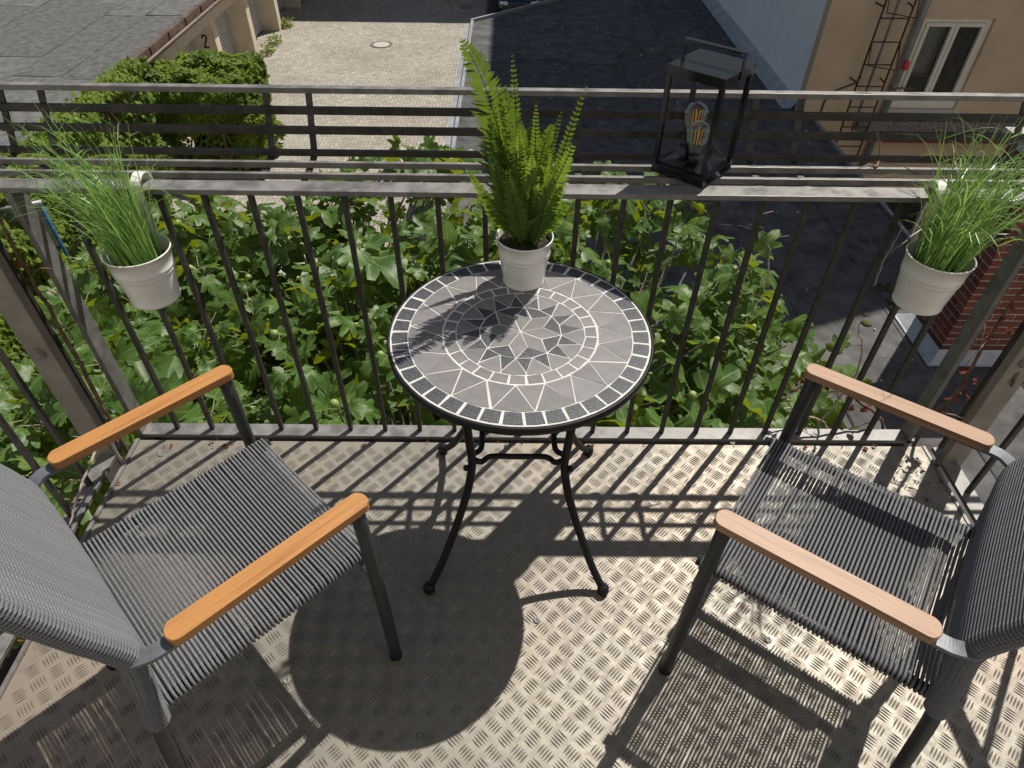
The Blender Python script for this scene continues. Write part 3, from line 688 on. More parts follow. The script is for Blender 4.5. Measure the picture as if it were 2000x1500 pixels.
# ------------------------------------------------------------------ blue frame in the yard
M['blue'] = mat2('blue_paint', (0.018, 0.09, 0.19), (0.025, 0.12, 0.24), 15, 0.45)
M['mesh_grey'] = mat2('dull_board', (0.16, 0.18, 0.16), (0.24, 0.26, 0.23), 14, 0.8)
def bluef():
    t = thing('blue_board', 'blue framed notice board standing on two posts by the ivy', 'board', (-8.0, 9.9, GZ), R(28))
    h = 2.35
    for x in (-0.3, 0.3): MB().tube([(x, 0, 0), (x, 0, h)], 0.03, 10).build('post', M['blue'], t, True)
    MB().tube([(-0.33, 0, h), (0.33, 0, h)], 0.036, 10).build('top_bar', M['flash'], t, True)
    MB().tube([(-0.28, 0, h-0.85), (0.28, 0, h-0.85)], 0.025, 8).build('bottom_bar', M['blue'], t, True)
    MB().bx(-0.27, 0.27, -0.01, 0.01, h-0.82, h-0.04).build('panel', M['mesh_grey'], t)
bluef()

# ------------------------------------------------------------------ fig tree
def fig_leaf_mesh(v, name='leaf'):
    rs = random.Random(100+v); m = MB()
    dp = rs.uniform(0.75, 1.15)
    half = [(0.13, -0.09), (0.34, -0.06), (0.47, 0.12), (0.36, 0.24), (0.25*dp, 0.30), (0.40, 0.42), (0.54, 0.60), (0.44, 0.70), (0.28, 0.66), (0.17*dp, 0.57), (0.21, 0.74), (0.18, 0.90), (0.08, 1.0)]
    mid = [(0, 0), (0, 0.28), (0, 0.56), (0, 0.8), (0, 1.05)]
    fold = rs.uniform(-0.05, 0.55); droop = rs.uniform(0.05, 0.75); wav = rs.uniform(0.03, 0.10); ph = rs.uniform(0, 6)
    tw = rs.uniform(-.15, .15)
    def z(x, y): return fold*abs(x) - droop*(x*x*0.9+(y-0.15)**2*0.7) + wav*math.sin(9*y+ph+5*abs(x)) + tw*x*y
    V = []; UV = []
    def pt(x, y): V.append((x, y, z(x, y))); UV.append((x, y)); return len(V)-1
    mi = [pt(*p) for p in mid]
    for s_ in (1, -1):
        hi = [pt(s_*x*rs.uniform(.93, 1.07), y+rs.uniform(-.02, .02)) for x, y in half]
        a = [mi[0]]+hi+[mi[4]]
        # inner helper points on lobe axes
        i1 = pt(s_*0.20, 0.13); i2 = pt(s_*0.22, 0.42); 
        tri = [(mi[0], hi[0], i1), (hi[0], hi[1], i1), (hi[1], hi[2], i1), (hi[2], hi[3], i1), (hi[3], hi[4], i1), (hi[4], mi[1], i1), (mi[1], mi[0], i1),
               (mi[1], hi[4], i2), (hi[4], hi[5], i2), (hi[5], hi[6], i2), (hi[6], hi[7], i2), (hi[7], hi[8], i2), (hi[8], hi[9], i2), (hi[9], mi[2], i2), (mi[2], mi[1], i2),
               (mi[2], hi[9], mi[3]), (hi[9], hi[10], mi[3]), (hi[10], hi[11], mi[3]), (hi[11], hi[12], mi[3]), (hi[12], mi[4], mi[3])]
        m.f += [t_ if s_ == 1 else (t_[0], t_[2], t_[1]) for t_ in tri]
    m.v = V; m.uv = UV
    return m
LV = [fig_leaf_mesh(v) for v in range(16)]
LM = [l.mesh('leaf', M['figleaf'], True) for l in LV]
POLY = [(-60, 780), (60, 690), (110, 640), (140, 510), (330, 410), (420, 390), (560, 405), (650, 345), (760, 315), (830, 285), (900, 320), (960, 335), (1150, 350), (1240, 355), (1350, 400), (1455, 455), (1480, 560), (1550, 630), (1630, 690), (1650, 790), (1600, 1000), (300, 1000), (-60, 1250), (-200, 900)]
def inside(u, v):
    c = False; n = len(POLY)
    for i in range(n):
        x1, y1 = POLY[i]; x2, y2 = POLY[(i+1) % n]
        if (y1 > v) != (y2 > v) and u < (x2-x1)*(v-y1)/(y2-y1)+x1: c = not c
    return c
def fig():
    random.seed(33)
    base = Vector((-1.9, 3.9, GZ))
    t = thing('fig_tree', 'large spreading fig tree with lobed leaves growing up to the balcony railing', 'tree', base)
    # canopy shape: tips spread over the footprint that the outline has at canopy height
    tips = []
    cnt = 0
    while len(tips) < 480 and cnt < 60000:
        cnt += 1
        x, y = rnd(-4.6, 2.6), rnd(1.85, 6.2)
        top = -1.05 + 0.45*noise.noise((x*0.9, y*0.9, 1.3)) + 0.28*noise.noise((x*2.3, y*2.3, 4)) + max(0, y-4.2)*0.22
        z = top - (random.random()**1.5)*1.05
        if x < -2.6: z -= (-2.6-x)*0.55
        u, v = pix((x, y, z))
        if not inside(u, v): continue
        if noise.noise((x*1.5+7, y*1.5, z*1.2)) < -0.12: continue
        if any((a-x)**2+(b-y)**2+(c-z)**2 < 0.2**2 for a, b, c in tips): continue
        tips.append((x, y, z))
    # limbs
    trunk_top = Vector((-1.75, 3.8, -4.3))
    MB().tube(spline([(0, 0, -0.1), (0.03, 0.02, 0.6), (0.1, -0.05, 1.3), (trunk_top-base)], 4), [0.16-0.004*i for i in range(13)], 12).build('trunk', M['bark'], t, True)
    hubs = []
    for k in range(11):
        a = k*2*math.pi/11; r_ = rnd(0.9, 2.4); hubs.append(Vector((-1.2+math.cos(a)*r_*1.25, 3.7+math.sin(a)*r_*0.62, rnd(-2.6, -2.1))))
    for h in hubs:
        mid = trunk_top.lerp(h, 0.5)+Vector((rnd(-.2, .2), rnd(-.2, .2), -0.25))
        MB().tube([p-base for p in spline([trunk_top, mid, h], 6)], [0.075-0.0035*i for i in range(13)], 8).build('limb', M['bark'], t, True)
    tw = MB()
    for p in tips:
        p = Vector(p); h = min(hubs, key=lambda q: (q-p).length)
        mid = h.lerp(p, 0.55)+Vector((rnd(-.1, .1), rnd(-.1, .1), -0.12))
        pts = [q-base for q in spline([h, mid, p], 3)]
        tw.tube(pts, [0.018-0.002*i for i in range(len(pts))], 5, cap=False)
    tw.build('twigs', M['bark'], t, True)['kind'] = 'stuff'
    # rosettes
    leaves = []; pet = MB()
    def place(origin, az, tilt, size, roll):
        d = Vector((math.cos(az)*math.cos(tilt), math.sin(az)*math.cos(tilt), math.sin(tilt)))
        side = d.cross(Vector((0, 0, 1))).normalized(); side = Matrix.Rotation(roll, 3, d) @ side
        nrm = side.cross(d)
        if nrm.z < 0: side = -side; nrm = -nrm
        mw = Matrix(((side.x*size, d.x*size, nrm.x*size, origin.x), (side.y*size, d.y*size, nrm.y*size, origin.y), (side.z*size, d.z*size, nrm.z*size, origin.z), (0, 0, 0, 1)))
        leaves.append((mw, origin))
    for (x, y, z) in tips:
        p = Vector((x, y, z)); n = random.randint(5, 8); a0 = rnd(0, 6.28)
        sz = rnd(0.65, 1.25)
        for k in range(n):
            az = a0+k*2.4+rnd(-.3, .3); rise = 1-k/n
            tilt = R(rnd(-70, 5)+rise*70)
            lp = rnd(0.05, 0.11)
            o = p+Vector((math.cos(az)*lp, math.sin(az)*lp, -k*0.022+lp*0.5))
            place(o, az, tilt, sz*rnd(0.17, 0.29)*(0.55+0.45*(1-rise)+0.10), rnd(-.9, .9))
            pet.tube([p-base+Vector((0, 0, -k*0.02)), o-base], 0.0028, 4, cap=False)
    for _ in range(900):      # leaves deeper in the crown
        x, y = rnd(-4.4, 2.4), rnd(1.9, 5.4); z = rnd(-2.6, -1.9)
        u, v = pix((x, y, z))
        if not inside(u, v): continue
        place(Vector((x, y, z)), rnd(0, 6.28), R(rnd(-40, 20)), rnd(0.11, 0.2), rnd(-.6, .6))
    for _ in range(2800):      # lower skirt of the crown, deep in shade
        x, y = rnd(-4.4, -1.0), rnd(2.0, 6.4); z = rnd(-4.0, -2.4)
        if inside(*pix((x, y, z))): place(Vector((x, y, z)), rnd(0, 6.28), R(rnd(-50, 20)), rnd(0.16, 0.26), rnd(-.6, .6))
    # nothing may reach into the balcony
    leaves = [l for l in leaves if l[1].y > 1.72 or l[1].z < -0.5]
    def score(l):
        o = l[1]; u, v = pix(o)
        vis = 1 if (0 < u < 2000 and 280 < v < 830) else 0.01
        return vis*l[0].col[1].length*(3+o.z)/(o-CAM).length
    leaves.sort(key=score, reverse=True)
    st = MB(); st.uv = []
    T = Matrix.Translation(-base)
    for i, (mw, o) in enumerate(leaves):
        k = i % 16
        if i < 300: link('leaf', LM[k], t, mw=T @ mw)
        else:
            b = len(st.v); q = T @ mw
            st.v += [tuple(q @ Vector(v_)) for v_ in LV[k].v]; st.f += [tuple(b+j for j in f) for f in LV[k].f]; st.uv += LV[k].uv
    stuff(st.build('foliage', M['figleaf'], t, True))
    stuff(pet.build('petioles', M['petiole'], t))
    fm = MB().lathe([(0.002, 0), (0.008, 0.008), (0.018, 0.03), (0.0225, 0.045), (0.02, 0.06), (0.009, 0.069), (0.002, 0.07)], 10).mesh('fig', M['fruit'], True)
    vis = [p for p in tips if 100 < pix(p)[0] < 1500 and 380 < pix(p)[1] < 800 and p[2] > -1.5]
    random.shuffle(vis)
    for p in vis[:70]:
        d = Vector((rnd(-1, 1), rnd(-1, 0.4), rnd(0.0, 0.9))).normalized()
        f = link('fig', fm, t); f.matrix_local = Matrix.Translation(Vector(p)-base+d*0.02+Vector((0, 0, -rnd(0, .06)))) @ d.to_track_quat('Z', 'Y').to_matrix().to_4x4() @ Matrix.Scale(rnd(.8, 1.25), 4)
fig()

# ------------------------------------------------------------------ balcony floor
FX0, FX1, FY0, FY1 = -1.21, 1.375, -0.74, 1.473
def floor():
    random.seed(44)
    o = MB().bx(FX0, FX1, FY0, FY1, -0.006, 0.0).build('balcony_floor', M['plate']); struct(o)
    MB().bx(FX0+0.06, FX1-0.06, FY0, FY1-0.06, -0.12, -0.0065).build('floor_frame', M['shadesteel'], o)
    m = MB().bx(FX0-0.012, FX0-0.0005, FY0, FY1, -0.03, 0.008); m.bx(FX1+0.0005, FX1+0.010, FY0, FY1, -0.03, 0.004); m.build('edge_angle', M['steel'], o)
    # five-bar tread lugs
    d = 0.0602; L = 0.0172; wl = 0.0023; hl = 0.0027; st = MB()
    prof = [(-1, 0), (-0.5, 0.75), (0, 1), (0.5, 0.75), (1, 0)]
    ny = int((FY1-0.3)/d)+2; nx = int((FX1-FX0)/d)+2
    for j in range(0, ny+1):
        for i in range(nx+1):
            for typ in (0, 1):
                cx = FX0+0.01+i*d+(d/2 if typ else 0); cy = 0.32+j*d+(d/2 if typ else 0)
                if cx < FX0+0.018 or cx > FX1-0.018 or cy > FY1-0.018: continue
                an = R(-45) if typ == 0 else R(45)
                ca, sa = math.cos(an), math.sin(an)
                for k in range(-2, 3):
                    off = k*0.0074; b = len(st.v); Lk = L*(1-0.06*abs(k))
                    for (t_, wv) in prof:
                        for side in (-1, 1):
                            xx = t_*Lk; yy = off+side*wl*max(wv, 0.12)
                            st.v.append((cx+xx*ca-yy*sa, cy+xx*sa+yy*ca, 0.0002))
                    for (t_, wv) in prof[1:4]:
                        st.v.append((cx+t_*Lk*ca-off*sa, cy+t_*Lk*sa+off*ca, 0.0002+hl*wv))
                    # bottoms 0..9 pairs, ridge 10,11,12
                    f = [(0, 2, 10), (3, 1, 10), (1, 0, 10), (2, 4, 11, 10), (5, 3, 10, 11), (4, 6, 12, 11), (7, 5, 11, 12), (6, 8, 12), (9, 7, 12), (8, 9, 12)]
                    st.f += [tuple(b+q for q in ff) for ff in f]
    stuff(st.build('tread_pattern', M['lug'], o))
    sm = MB().lathe([(0.0095, 0.0), (0.0085, 0.0022), (0.004, 0.0028), (0.0035, 0.0012), (0.001, 0.0012)], 14).mesh('screw', M['steel'], True)
    for u, v in [(1048, 1212), (630, 1217), (1027, 890), (315, 888), (1830, 905), (820, 1440), (1430, 865), (560, 1330), (1500, 1250)]:
        p = atz(u, v, 0.0); link('screw', sm, o, (p.x, p.y, 0.0012))
    return o
floor()

# ------------------------------------------------------------------ railing
RZ = 0.89; RY0, RY1 = 1.488, 1.540; RYC = 1.514
SXL, SXR = -1.29, 1.435
def railing():
    t = thing('balcony_railing', 'weathered grey steel balcony railing with thin vertical bars', 'railing', (0, RYC, 0))
    Y = -RYC
    bev(MB().bx(SXL-0.03, SXR+0.03, RY0+Y, RY1+Y, RZ-0.014, RZ).build('top_rail', M['steel'], t), 0.002)
    bev(MB().bx(FX0+0.0, FX1-0.02, RY0+Y, RY1+Y, -0.002, 0.012).build('bottom_rail', M['steel'], t), 0.0015)
    MB().bx(FX0, FX1-0.02, RY1-0.012+Y, RY1-0.002+Y, -0.07, -0.003).build('bottom_flange', M['shadesteel'], t)
    xl = -1.2135; xr = 1.335; n = 22; p = (1.32-xl)/n
    bm_ = MB().bx(-0.0065, 0.0065, -0.0065, 0.0065, 0.0115, RZ-0.0145).mesh('baluster', M['shadesteel'])
    for k in range(1, n):
        x = xl+p*k
        b = link('baluster', bm_, t, (x, 0.004, 0)); b.rotation_euler = (0, rnd(-.003, .003), 0)
    for x in (xl, xr): bev(MB().bx(x-0.008, x+0.008, -0.026, 0.026, -0.1, RZ-0.0145).build('corner_post', M['steel'], t), 0.001)
    for sx, sgn, y_post in ((SXL, -1, 1.425), (SXR, 1, 1.425)):
        bev(MB().bx(sx-0.026, sx+0.026, -0.74+Y, RY0-0.002+Y, RZ-0.014, RZ).build('top_rail', M['steel'], t), 0.002)
        bev(MB().bx(sx-0.026, sx+0.026, -0.74+Y, 1.47+Y, -0.012, 0.002).build('bottom_rail', M['steel'], t), 0.001)
        ys = [1.468, 1.285, 1.17] + [1.17-0.115*k for k in range(1, 16)]
        for y in ys: link('baluster', bm_, t, (sx, y+Y, -0.008))
        px_ = sx+sgn*0.016; ps = bev(MB().bx(px_-0.036, px_+0.036, y_post-0.015+Y, y_post+0.015+Y, -0.25, RZ-0.0145).build('post', M['galv'], t), 0.002)
        bo = MB().lathe([(0.017, 0), (0.017, 0.004), (0.0115, 0.0045), (0.0115, 0.010), (0.004, 0.011)], 12, capt=True).build('bolt', M['galv'], ps, True)
        bo.matrix_local = Matrix.Translation((px_, y_post-0.0155+Y, 0.43)) @ Matrix.Rotation(R(90), 4, 'X')
railing()
def rack():
    t = thing('planter_rack', 'steel flower box rack of long bars mounted outside the railing', 'rack', (0, 1.66, RZ-0.02))
    Y, Z = -1.66, -(RZ-0.02); X0, X1 = -1.75, 2.1
    bars = [(1.592, 0.885, 0.012, 0.016), (1.648, 0.889, 0.012, 0.016), (1.700, 0.897, 0.012, 0.016), (1.722, 0.950, 0.010, 0.02), (1.745, 0.992, 0.010, 0.02), (1.768, 1.034, 0.022, 0.014)]
    for i, (y, z, dy, dz) in enumerate(bars):
        bev(MB().bx(X0, X1, y-dy/2+Y, y+dy/2+Y, z-dz+Z, z+Z).build('bar', M['steel'] if i in (0, 1, 5) else M['shadesteel'], t), 0.0012)
    for u in (28, 105, 530, 612, 1040, 1127, 1467, 1554, 1985):
        x = aty(u, 292, 1.71).x
        m = MB(); w_ = 0.008
        prof = [(1.541, 0.868), (1.62, 0.868), (1.69, 0.872), (1.712, 0.882), (1.722, 0.905), (1.735, 0.945), (1.752, 0.985), (1.764, 1.019)]
        b = len(m.v)
        for i, (y, z) in enumerate(prof):
            a = prof[max(i-1, 0)]; c = prof[min(i+1, len(prof)-1)]; d = Vector((c[0]-a[0], c[1]-a[1])).normalized(); nx_ = Vector((-d.y, d.x))*0.003
            for s_ in (-1, 1):
                for q in (-1, 1): m.v.append((x+s_*w_, y+nx_.x*q+Y, z+nx_.y*q+Z))
        for i in range(len(prof)-1):
            a = b+i*4; c = a+4
            m.f += [(a, a+2, c+2, c), (a+3, a+1, c+1, c+3), (a+1, a, c, c+1), (a+2, a+3, c+3, c+2)]
        m.f += [(b, b+1, b+3, b+2), (c, c+2, c+3, c+1)]
        m.build('bracket', M['shadesteel'], t)  # brackets take the steel with shade in its colour
rack()

# ------------------------------------------------------------------ bistro table
TX, TY, TZ = 0.027, 1.1836, 0.710
def table():
    random.seed(55)
    t = thing('bistro_table', 'round bistro table with grey star mosaic top and black legs', 'table', (TX, TY, 0))
    Rr = 0.300
    top = MB().lathe([(0.0, -0.012), (0.2935, -0.012), (0.2935, -0.0010), (0.15, -0.0008), (0.0, -0.0008)], 72, c=(0, 0, TZ), capb=False).build('tabletop', M['grout'], t)
    MB().lathe([(0.285, -0.02), (0.300, -0.02), (0.301, -0.012), (0.301, -0.004), (0.2985, -0.0012), (0.2945, -0.0012), (0.2938, -0.006)], 96, c=(0, 0, TZ), capb=False).build('rim', M['blackmetal'], top, True)
    MB().lathe([(0.0, -0.0205), (0.286, -0.0205), (0.286, -0.0125), (0.0, -0.0125)], 64, c=(0, 0, TZ), capb=False).build('underside', M['blackmetal'], top)
    def pol(r_, a): return (r_*math.cos(R(a)), r_*math.sin(R(a)))
    def til(poly, m_, g_=0.0016, jit=0.0008):
        n = len(poly); c = Vector((sum(p[0] for p in poly)/n, sum(p[1] for p in poly)/n)); out = []
        P = [Vector(p) for p in poly]
        area = sum(P[i].x*P[(i+1) % n].y-P[(i+1) % n].x*P[i].y for i in range(n))
        if area < 0: P.reverse()
        for i in range(n):
            p, a, b = P[i], P[i-1], P[(i+1) % n]
            d1 = (p-a).normalized(); d2 = (b-p).normalized(); n1 = Vector((-d1.y, d1.x)); n2 = Vector((-d2.y, d2.x))
            k = g_/max(0.25, 1+n1.dot(n2)); out.append(p+(n1+n2)*k + Vector((rnd(-jit, jit), rnd(-jit, jit))))
        cc = sum(out, Vector((0, 0)))/n
        o = MB().prism([(q.x-cc.x, q.y-cc.y) for q in out], -0.0045, rnd(-0.0003, 0.0001), 0.0003).build('tile', m_, top); o.location = (cc.x, cc.y, TZ); return o
    D, G = M['tile_dark'], M['tile_grey']
    n = 40
    for k in range(n):
        a = -90+360/n*(k+0.5+0.1); h = 360/n/2*rnd(0.90, 0.97); s_ = rnd(-.25, .25)
        til([pol(0.2905, a-h+s_), pol(0.2912, a), pol(0.2905, a+h+s_), pol(0.2535, a+h*rnd(0.95, 1.05)), pol(0.2535, a-h*rnd(0.95, 1.05))], D, 0.0016)
    r1, r2 = 0.2525, 0.1775
    n = 18
    for k in range(n):
        a = -84+k*20+rnd(-.6, .6)
        til([pol(r1, a), pol(r2, a-10), pol(r2-0.001, a), pol(r2, a+10)], G, 0.0013)
        til([pol(r2, a+10), pol(r1, a), pol(r1+0.001, a+5), pol(r1+0.0015, a+10), pol(r1+0.001, a+15), pol(r1, a+20)], G, 0.0013)
    n = 27
    for k in range(n):
        a = -86+360/n*(k+0.5); h = 360/n/2*rnd(.86, .95)
        til([pol(0.1745, a-h), pol(0.1745, a+h), pol(0.1470, a+h*1.04), pol(0.1470, a-h*1.04)], G, 0.0011)
    a0 = -6.5
    for k in range(8):
        a = a0+45*k
        til([(0, 0), pol(0.054, a-22.5), pol(0.093, a), pol(0.054, a+22.5)], G, 0.0011)
        til([pol(0.054, a+22.5), pol(0.093, a), pol(0.0925, a+22.5), pol(0.093, a+45)], D, 0.0011)
    for k in range(16):
        a = a0+22.5*k
        til([pol(0.093, a), pol(0.139, a+11.25), pol(0.093, a+22.5)], D, 0.0011)
        til([pol(0.093, a+22.5), pol(0.139, a+11.25), pol(0.1455, a+11.6), pol(0.1465, a+22.5), pol(0.1455, a+33.4), pol(0.139, a+33.75)], G, 0.0011)
    prof = [(0.126, 0.689), (0.123, 0.6), (0.121, 0.526), (0.117, 0.458), (0.114, 0.388), (0.121, 0.33), (0.132, 0.278), (0.158, 0.193), (0.198, 0.085), (0.232, 0.02)]
    for sx, sy in ((-1, -1), (1, -1), (1, 1), (-1, 1)):
        pts = spline([(sx*k, sy*k*1.05, z) for k, z in prof], 4)
        lg = MB().tube(pts, 0.0105, 12).build('leg', M['blackmetal'], t, True)
        MB().lathe([(0.002, -0.001), (0.014, 0.0), (0.0165, 0.008), (0.0155, 0.022), (0.012, 0.03), (0.002, 0.034)], 14, c=(sx*0.236, sy*0.248, 0.001)).build('foot_cap', M['blackmetal'], lg, True)
        MB().lathe([(0.001, -0.008), (0.007, -0.005), (0.007, 0.005), (0.001, 0.008)], 8, c=(sx*0.129, sy*0.124, 0.375)).build('screw_cap', M['blackmetal'], lg, True)
    for (ax, ay), (bx_, by) in (((-1, -1), (1, -1)), ((1, -1), (1, 1)), ((1, 1), (-1, 1)), ((-1, 1), (-1, -1))):
        k = 0.113; z = 0.385; a = Vector((ax*k, ay*k*1.05, z+0.018)); b = Vector((bx_*k, by*k*1.05, z+0.018)); d = (b-a)
        c = -Vector(((ax+bx_)/2, (ay+by)/2, 0))*0.02
        MB().tube(spline([a, a+d*0.10+Vector((0, 0, -0.010)), a+d*0.2+c+Vector((0, 0, -0.013)), a+d*0.5+c+Vector((0, 0, -0.013)), a+d*0.8+c+Vector((0, 0, -0.013)), a+d*0.90+Vector((0, 0, -0.010)), b], 4), 0.0075, 10).build('stretcher', M['blackmetal'], t, True)
    m = MB()
    for s_ in (-1, 1): m.box((0, 0, TZ-0.026-(0.004 if s_ > 0 else 0)), (0.40, 0.025, 0.004), Matrix.Rotation(R(45*s_+1), 3, 'Z'))
    m.build('cross_brace', M['blackmetal'], t)
table()

# ------------------------------------------------------------------ rope chairs
def chair(name, label, loc, rz, woodm):
    t = thing(name, label, 'chair', loc, rz, None)
    HW = 0.253; PW = 0.225; SW = 0.208; SZ = 0.425
    # front legs carry the arm fronts
    for s_ in (-1, 1):
        MB().tube(spline([(0.004, s_*HW, 0.012), (0.002, s_*HW, 0.3), (-0.004, s_*(HW-0.001), 0.628)], 4), 0.0145, 14).build('leg', M['frame'], t, True)
        MB().lathe([(0.0155, 0.0), (0.0155, 0.014), (0.010, 0.016)], 12, c=(0.004, s_*HW, 0.0005)).build('foot_glide', M['blackmetal'], t, True)
    # rear leg / back post, one bent tube each
    post = [(-0.505, 0.012), (-0.48, 0.21), (-0.462, 0.35), (-0.447, 0.44), (-0.433, 0.54), (-0.424, 0.61), (-0.437, 0.67), (-0.456, 0.73), (-0.476, 0.80), (-0.496, 0.868), (-0.514, 0.93)]
    for s_ in (-1, 1):
        pts = spline([(f, s_*PW, z) for f, z in post], 4)
        MB().tube(pts, 0.0145, 12).build('leg', M['frame'], t, True)
        MB().lathe([(0.0155, 0.0), (0.0155, 0.014), (0.010, 0.016)], 12, c=(-0.505, s_*PW, 0.0005)).build('foot_glide', M['blackmetal'], t, True)
    # seat frame
    st = MB()
    for s_ in (-1, 1):
        st.tube([(0.030, s_*SW, SZ), (-0.44, s_*SW, SZ)], 0.011, 10)
    st.tube([(0.002, -HW, SZ-0.032), (0.002, HW, SZ-0.032)], 0.0115, 10)
    st.tube([(-0.452, -PW, SZ-0.004), (-0.452, PW, SZ-0.004)], 0.012, 10)
    seat = st.build('seat_frame', M['frame'], t, True)
    # rope loop round both seat rails
    n = 54; pitch = 0.462/n; rr = 0.0030
    def loop(w_, c_r, sag, shift, nseg=5, axis='seat'):
        pts = []
        for k in range(nseg+1):
            q = -1+2*k/nseg; pts.append((0, q*w_, c_r - sag*(1-q*q)))
        for a in (67, 45, 22, 0, -22, -45, -67): pts.append((0, w_+c_r*math.cos(R(a)), c_r*math.sin(R(a))))
        for k in range(nseg+1):
            q = 1-2*k/nseg; pts.append((shift*0.8*(1-q**4), q*w_, -c_r - sag*(1-q*q)))
        for a in (-67, -45, -22, 0, 22, 45, 67): pts.append((0, -w_-c_r*math.cos(R(a)), c_r*math.sin(R(a))))
        return pts
    lm = MB().tube(loop(SW, 0.0140, 0.007, pitch*0.2), rr, 6, closed=True).mesh('rope', M['rope'], True)
    for k in range(n):
        o = link('rope', lm, seat, (0.022-k*pitch-pitch*0.5, 0, SZ)); o.rotation_euler = (rnd(-.004, .004), 0, rnd(-.004, .004)); 
    # ropes running along the front rail between the seat rails and the legs
    for s_ in (-1, 1):
        fm = MB()
        for k in range(5):
            y = s_*(SW+0.008+k*0.0072); ring = [(0.002+0.0145*math.cos(a*math.pi/6), y, SZ-0.032+0.0145*math.sin(a*math.pi/6)) for a in range(12)]
            fm.tube(ring, rr, 6, closed=True)
        fm.build('rail_wrap', M['rope'], seat, True)
    # backrest
    bp = spline([(f, 0, z) for f, z in post[3:]], 40)
    cum = [0]
    for a, b in zip(bp, bp[1:]): cum.append(cum[-1]+(b-a).length)
    back = MB().tube([(-0.514, -PW, 0.93), (-0.522, -PW+0.03, 0.957), (-0.524, 0, 0.962), (-0.522, PW-0.03, 0.957), (-0.514, PW, 0.93)], 0.0145, 10).build('backrest', M['frame'], t, True)
    bev(MB().box((-0.437, 0, 0.475), (0.006, 2*PW-0.02, 0.05), Matrix.Rotation(R(-8), 3, 'Y')).build('back_rail', M['frame'], back), 0.001)
    pb = 0.0074; s0 = 0.075; bl = MB().tube(loop(PW, 0.0175, -0.006, pb, 6), 0.0037, 6, closed=True).mesh('rope', M['rope'], True)
    wl = MB()
    nb = int((cum[-1]-s0)/pb)
    for k in range(nb+1):
        s_ = s0+k*pb
        i = max(j for j in range(len(cum)) if cum[j] <= s_+1e-9); i = min(i, len(bp)-2)
        f = (s_-cum[i])/(cum[i+1]-cum[i]); p = bp[i].lerp(bp[i+1], f); tg = (bp[i+1]-bp[i]).normalized()
        X_ = tg; Y_ = Vector((0, 1, 0)); Z_ = X_.cross(Y_)      # loop lies in Y/Z, advances along X
        if Z_.x < 0: Z_ = -Z_; Y_ = -Y_
        mw = Matrix(((X_.x, Y_.x, Z_.x, p.x), (X_.y, Y_.y, Z_.y, p.y), (X_.z, Y_.z, Z_.z, p.z), (0, 0, 0, 1)))
        o = link('rope', bl, back, mw=mw)
    # wrapped section of the posts below the backrest
    for s_ in (-1, 1):
        m = MB()
        for k in range(14):
            q = -0.03+k*pb; 
            p = bp[0]+(bp[3]-bp[0]).normalized()*q if q < 0.0 else None
            if p is None:
                i = max(j for j in range(len(cum)) if cum[j] <= q+1e-9); p = bp[i].lerp(bp[i+1], (q-cum[i])/(cum[i+1]-cum[i]))
            ring = [(p.x+0.0175*math.cos(a*math.pi/7), s_*PW+0.0175*math.sin(a*math.pi/7), p.z) for a in range(14)]
            m.tube(ring, 0.0037, 6, closed=True)
        m.build('post_wrap', M['rope'], back, True)
    # armrests: rounded plank on a flat metal bracket that curves into the post
    for s_ in (-1, 1):
        pl = []; hw = 0.0205; xf, xr = 0.004, -0.352
        for a in range(-90, 91, 15): pl.append((xf+hw*0.8*math.cos(R(a)), hw*math.sin(R(a))))
        for a in range(90, 271, 15): pl.append((xr+hw*0.8*math.cos(R(a)), hw*math.sin(R(a))))
        ar = MB().prism(pl, 0.632, 0.650, 0.002).build('armrest', woodm, t); ar.location = (0, s_*HW, 0)
        pts = spline([(-0.30, s_*HW, 0.627), (-0.355, s_*HW, 0.627), (-0.39, s_*(HW-0.002), 0.626), (-0.412, s_*(HW-0.012), 0.622), (-0.427, s_*(PW+0.006), 0.617)], 5)
        br = MB(); wv = 0.014; b = 0
        for i, p in enumerate(pts):
            a = pts[max(i-1, 0)]; c = pts[min(i+1, len(pts)-1)]; d = (c-a).normalized(); sd_ = Vector((-d.y, d.x, 0)).normalized()
            for q in (-1, 1):
                for z in (-0.004, 0.004): v_ = p+sd_*q*wv+Vector((0, 0, z)); br.v.append(tuple(v_))
        for i in range(len(pts)-1):
            a = i*4; c = a+4; br.f += [(a, a+1, c+1, c), (a+3, a+2, c+2, c+3), (a+1, a+3, c+3, c+1), (a+2, a, c, c+2)]
        br.f += [(0, 2, 3, 1), (c, c+1, c+3, c+2)]
        br.build('arm_bracket', M['bracket'], t)
    return t
chair('rope_chair', 'charcoal rope armchair with golden wood armrests by the hanging pot with strap', (-0.46, 0.93, 0), R(45.5), M['wood'])
chair('rope_chair', 'charcoal rope armchair with wood armrests tinted paler for sheen on the brick chimney side', (0.551, 0.926, 0), R(144), M['woodsheen'])

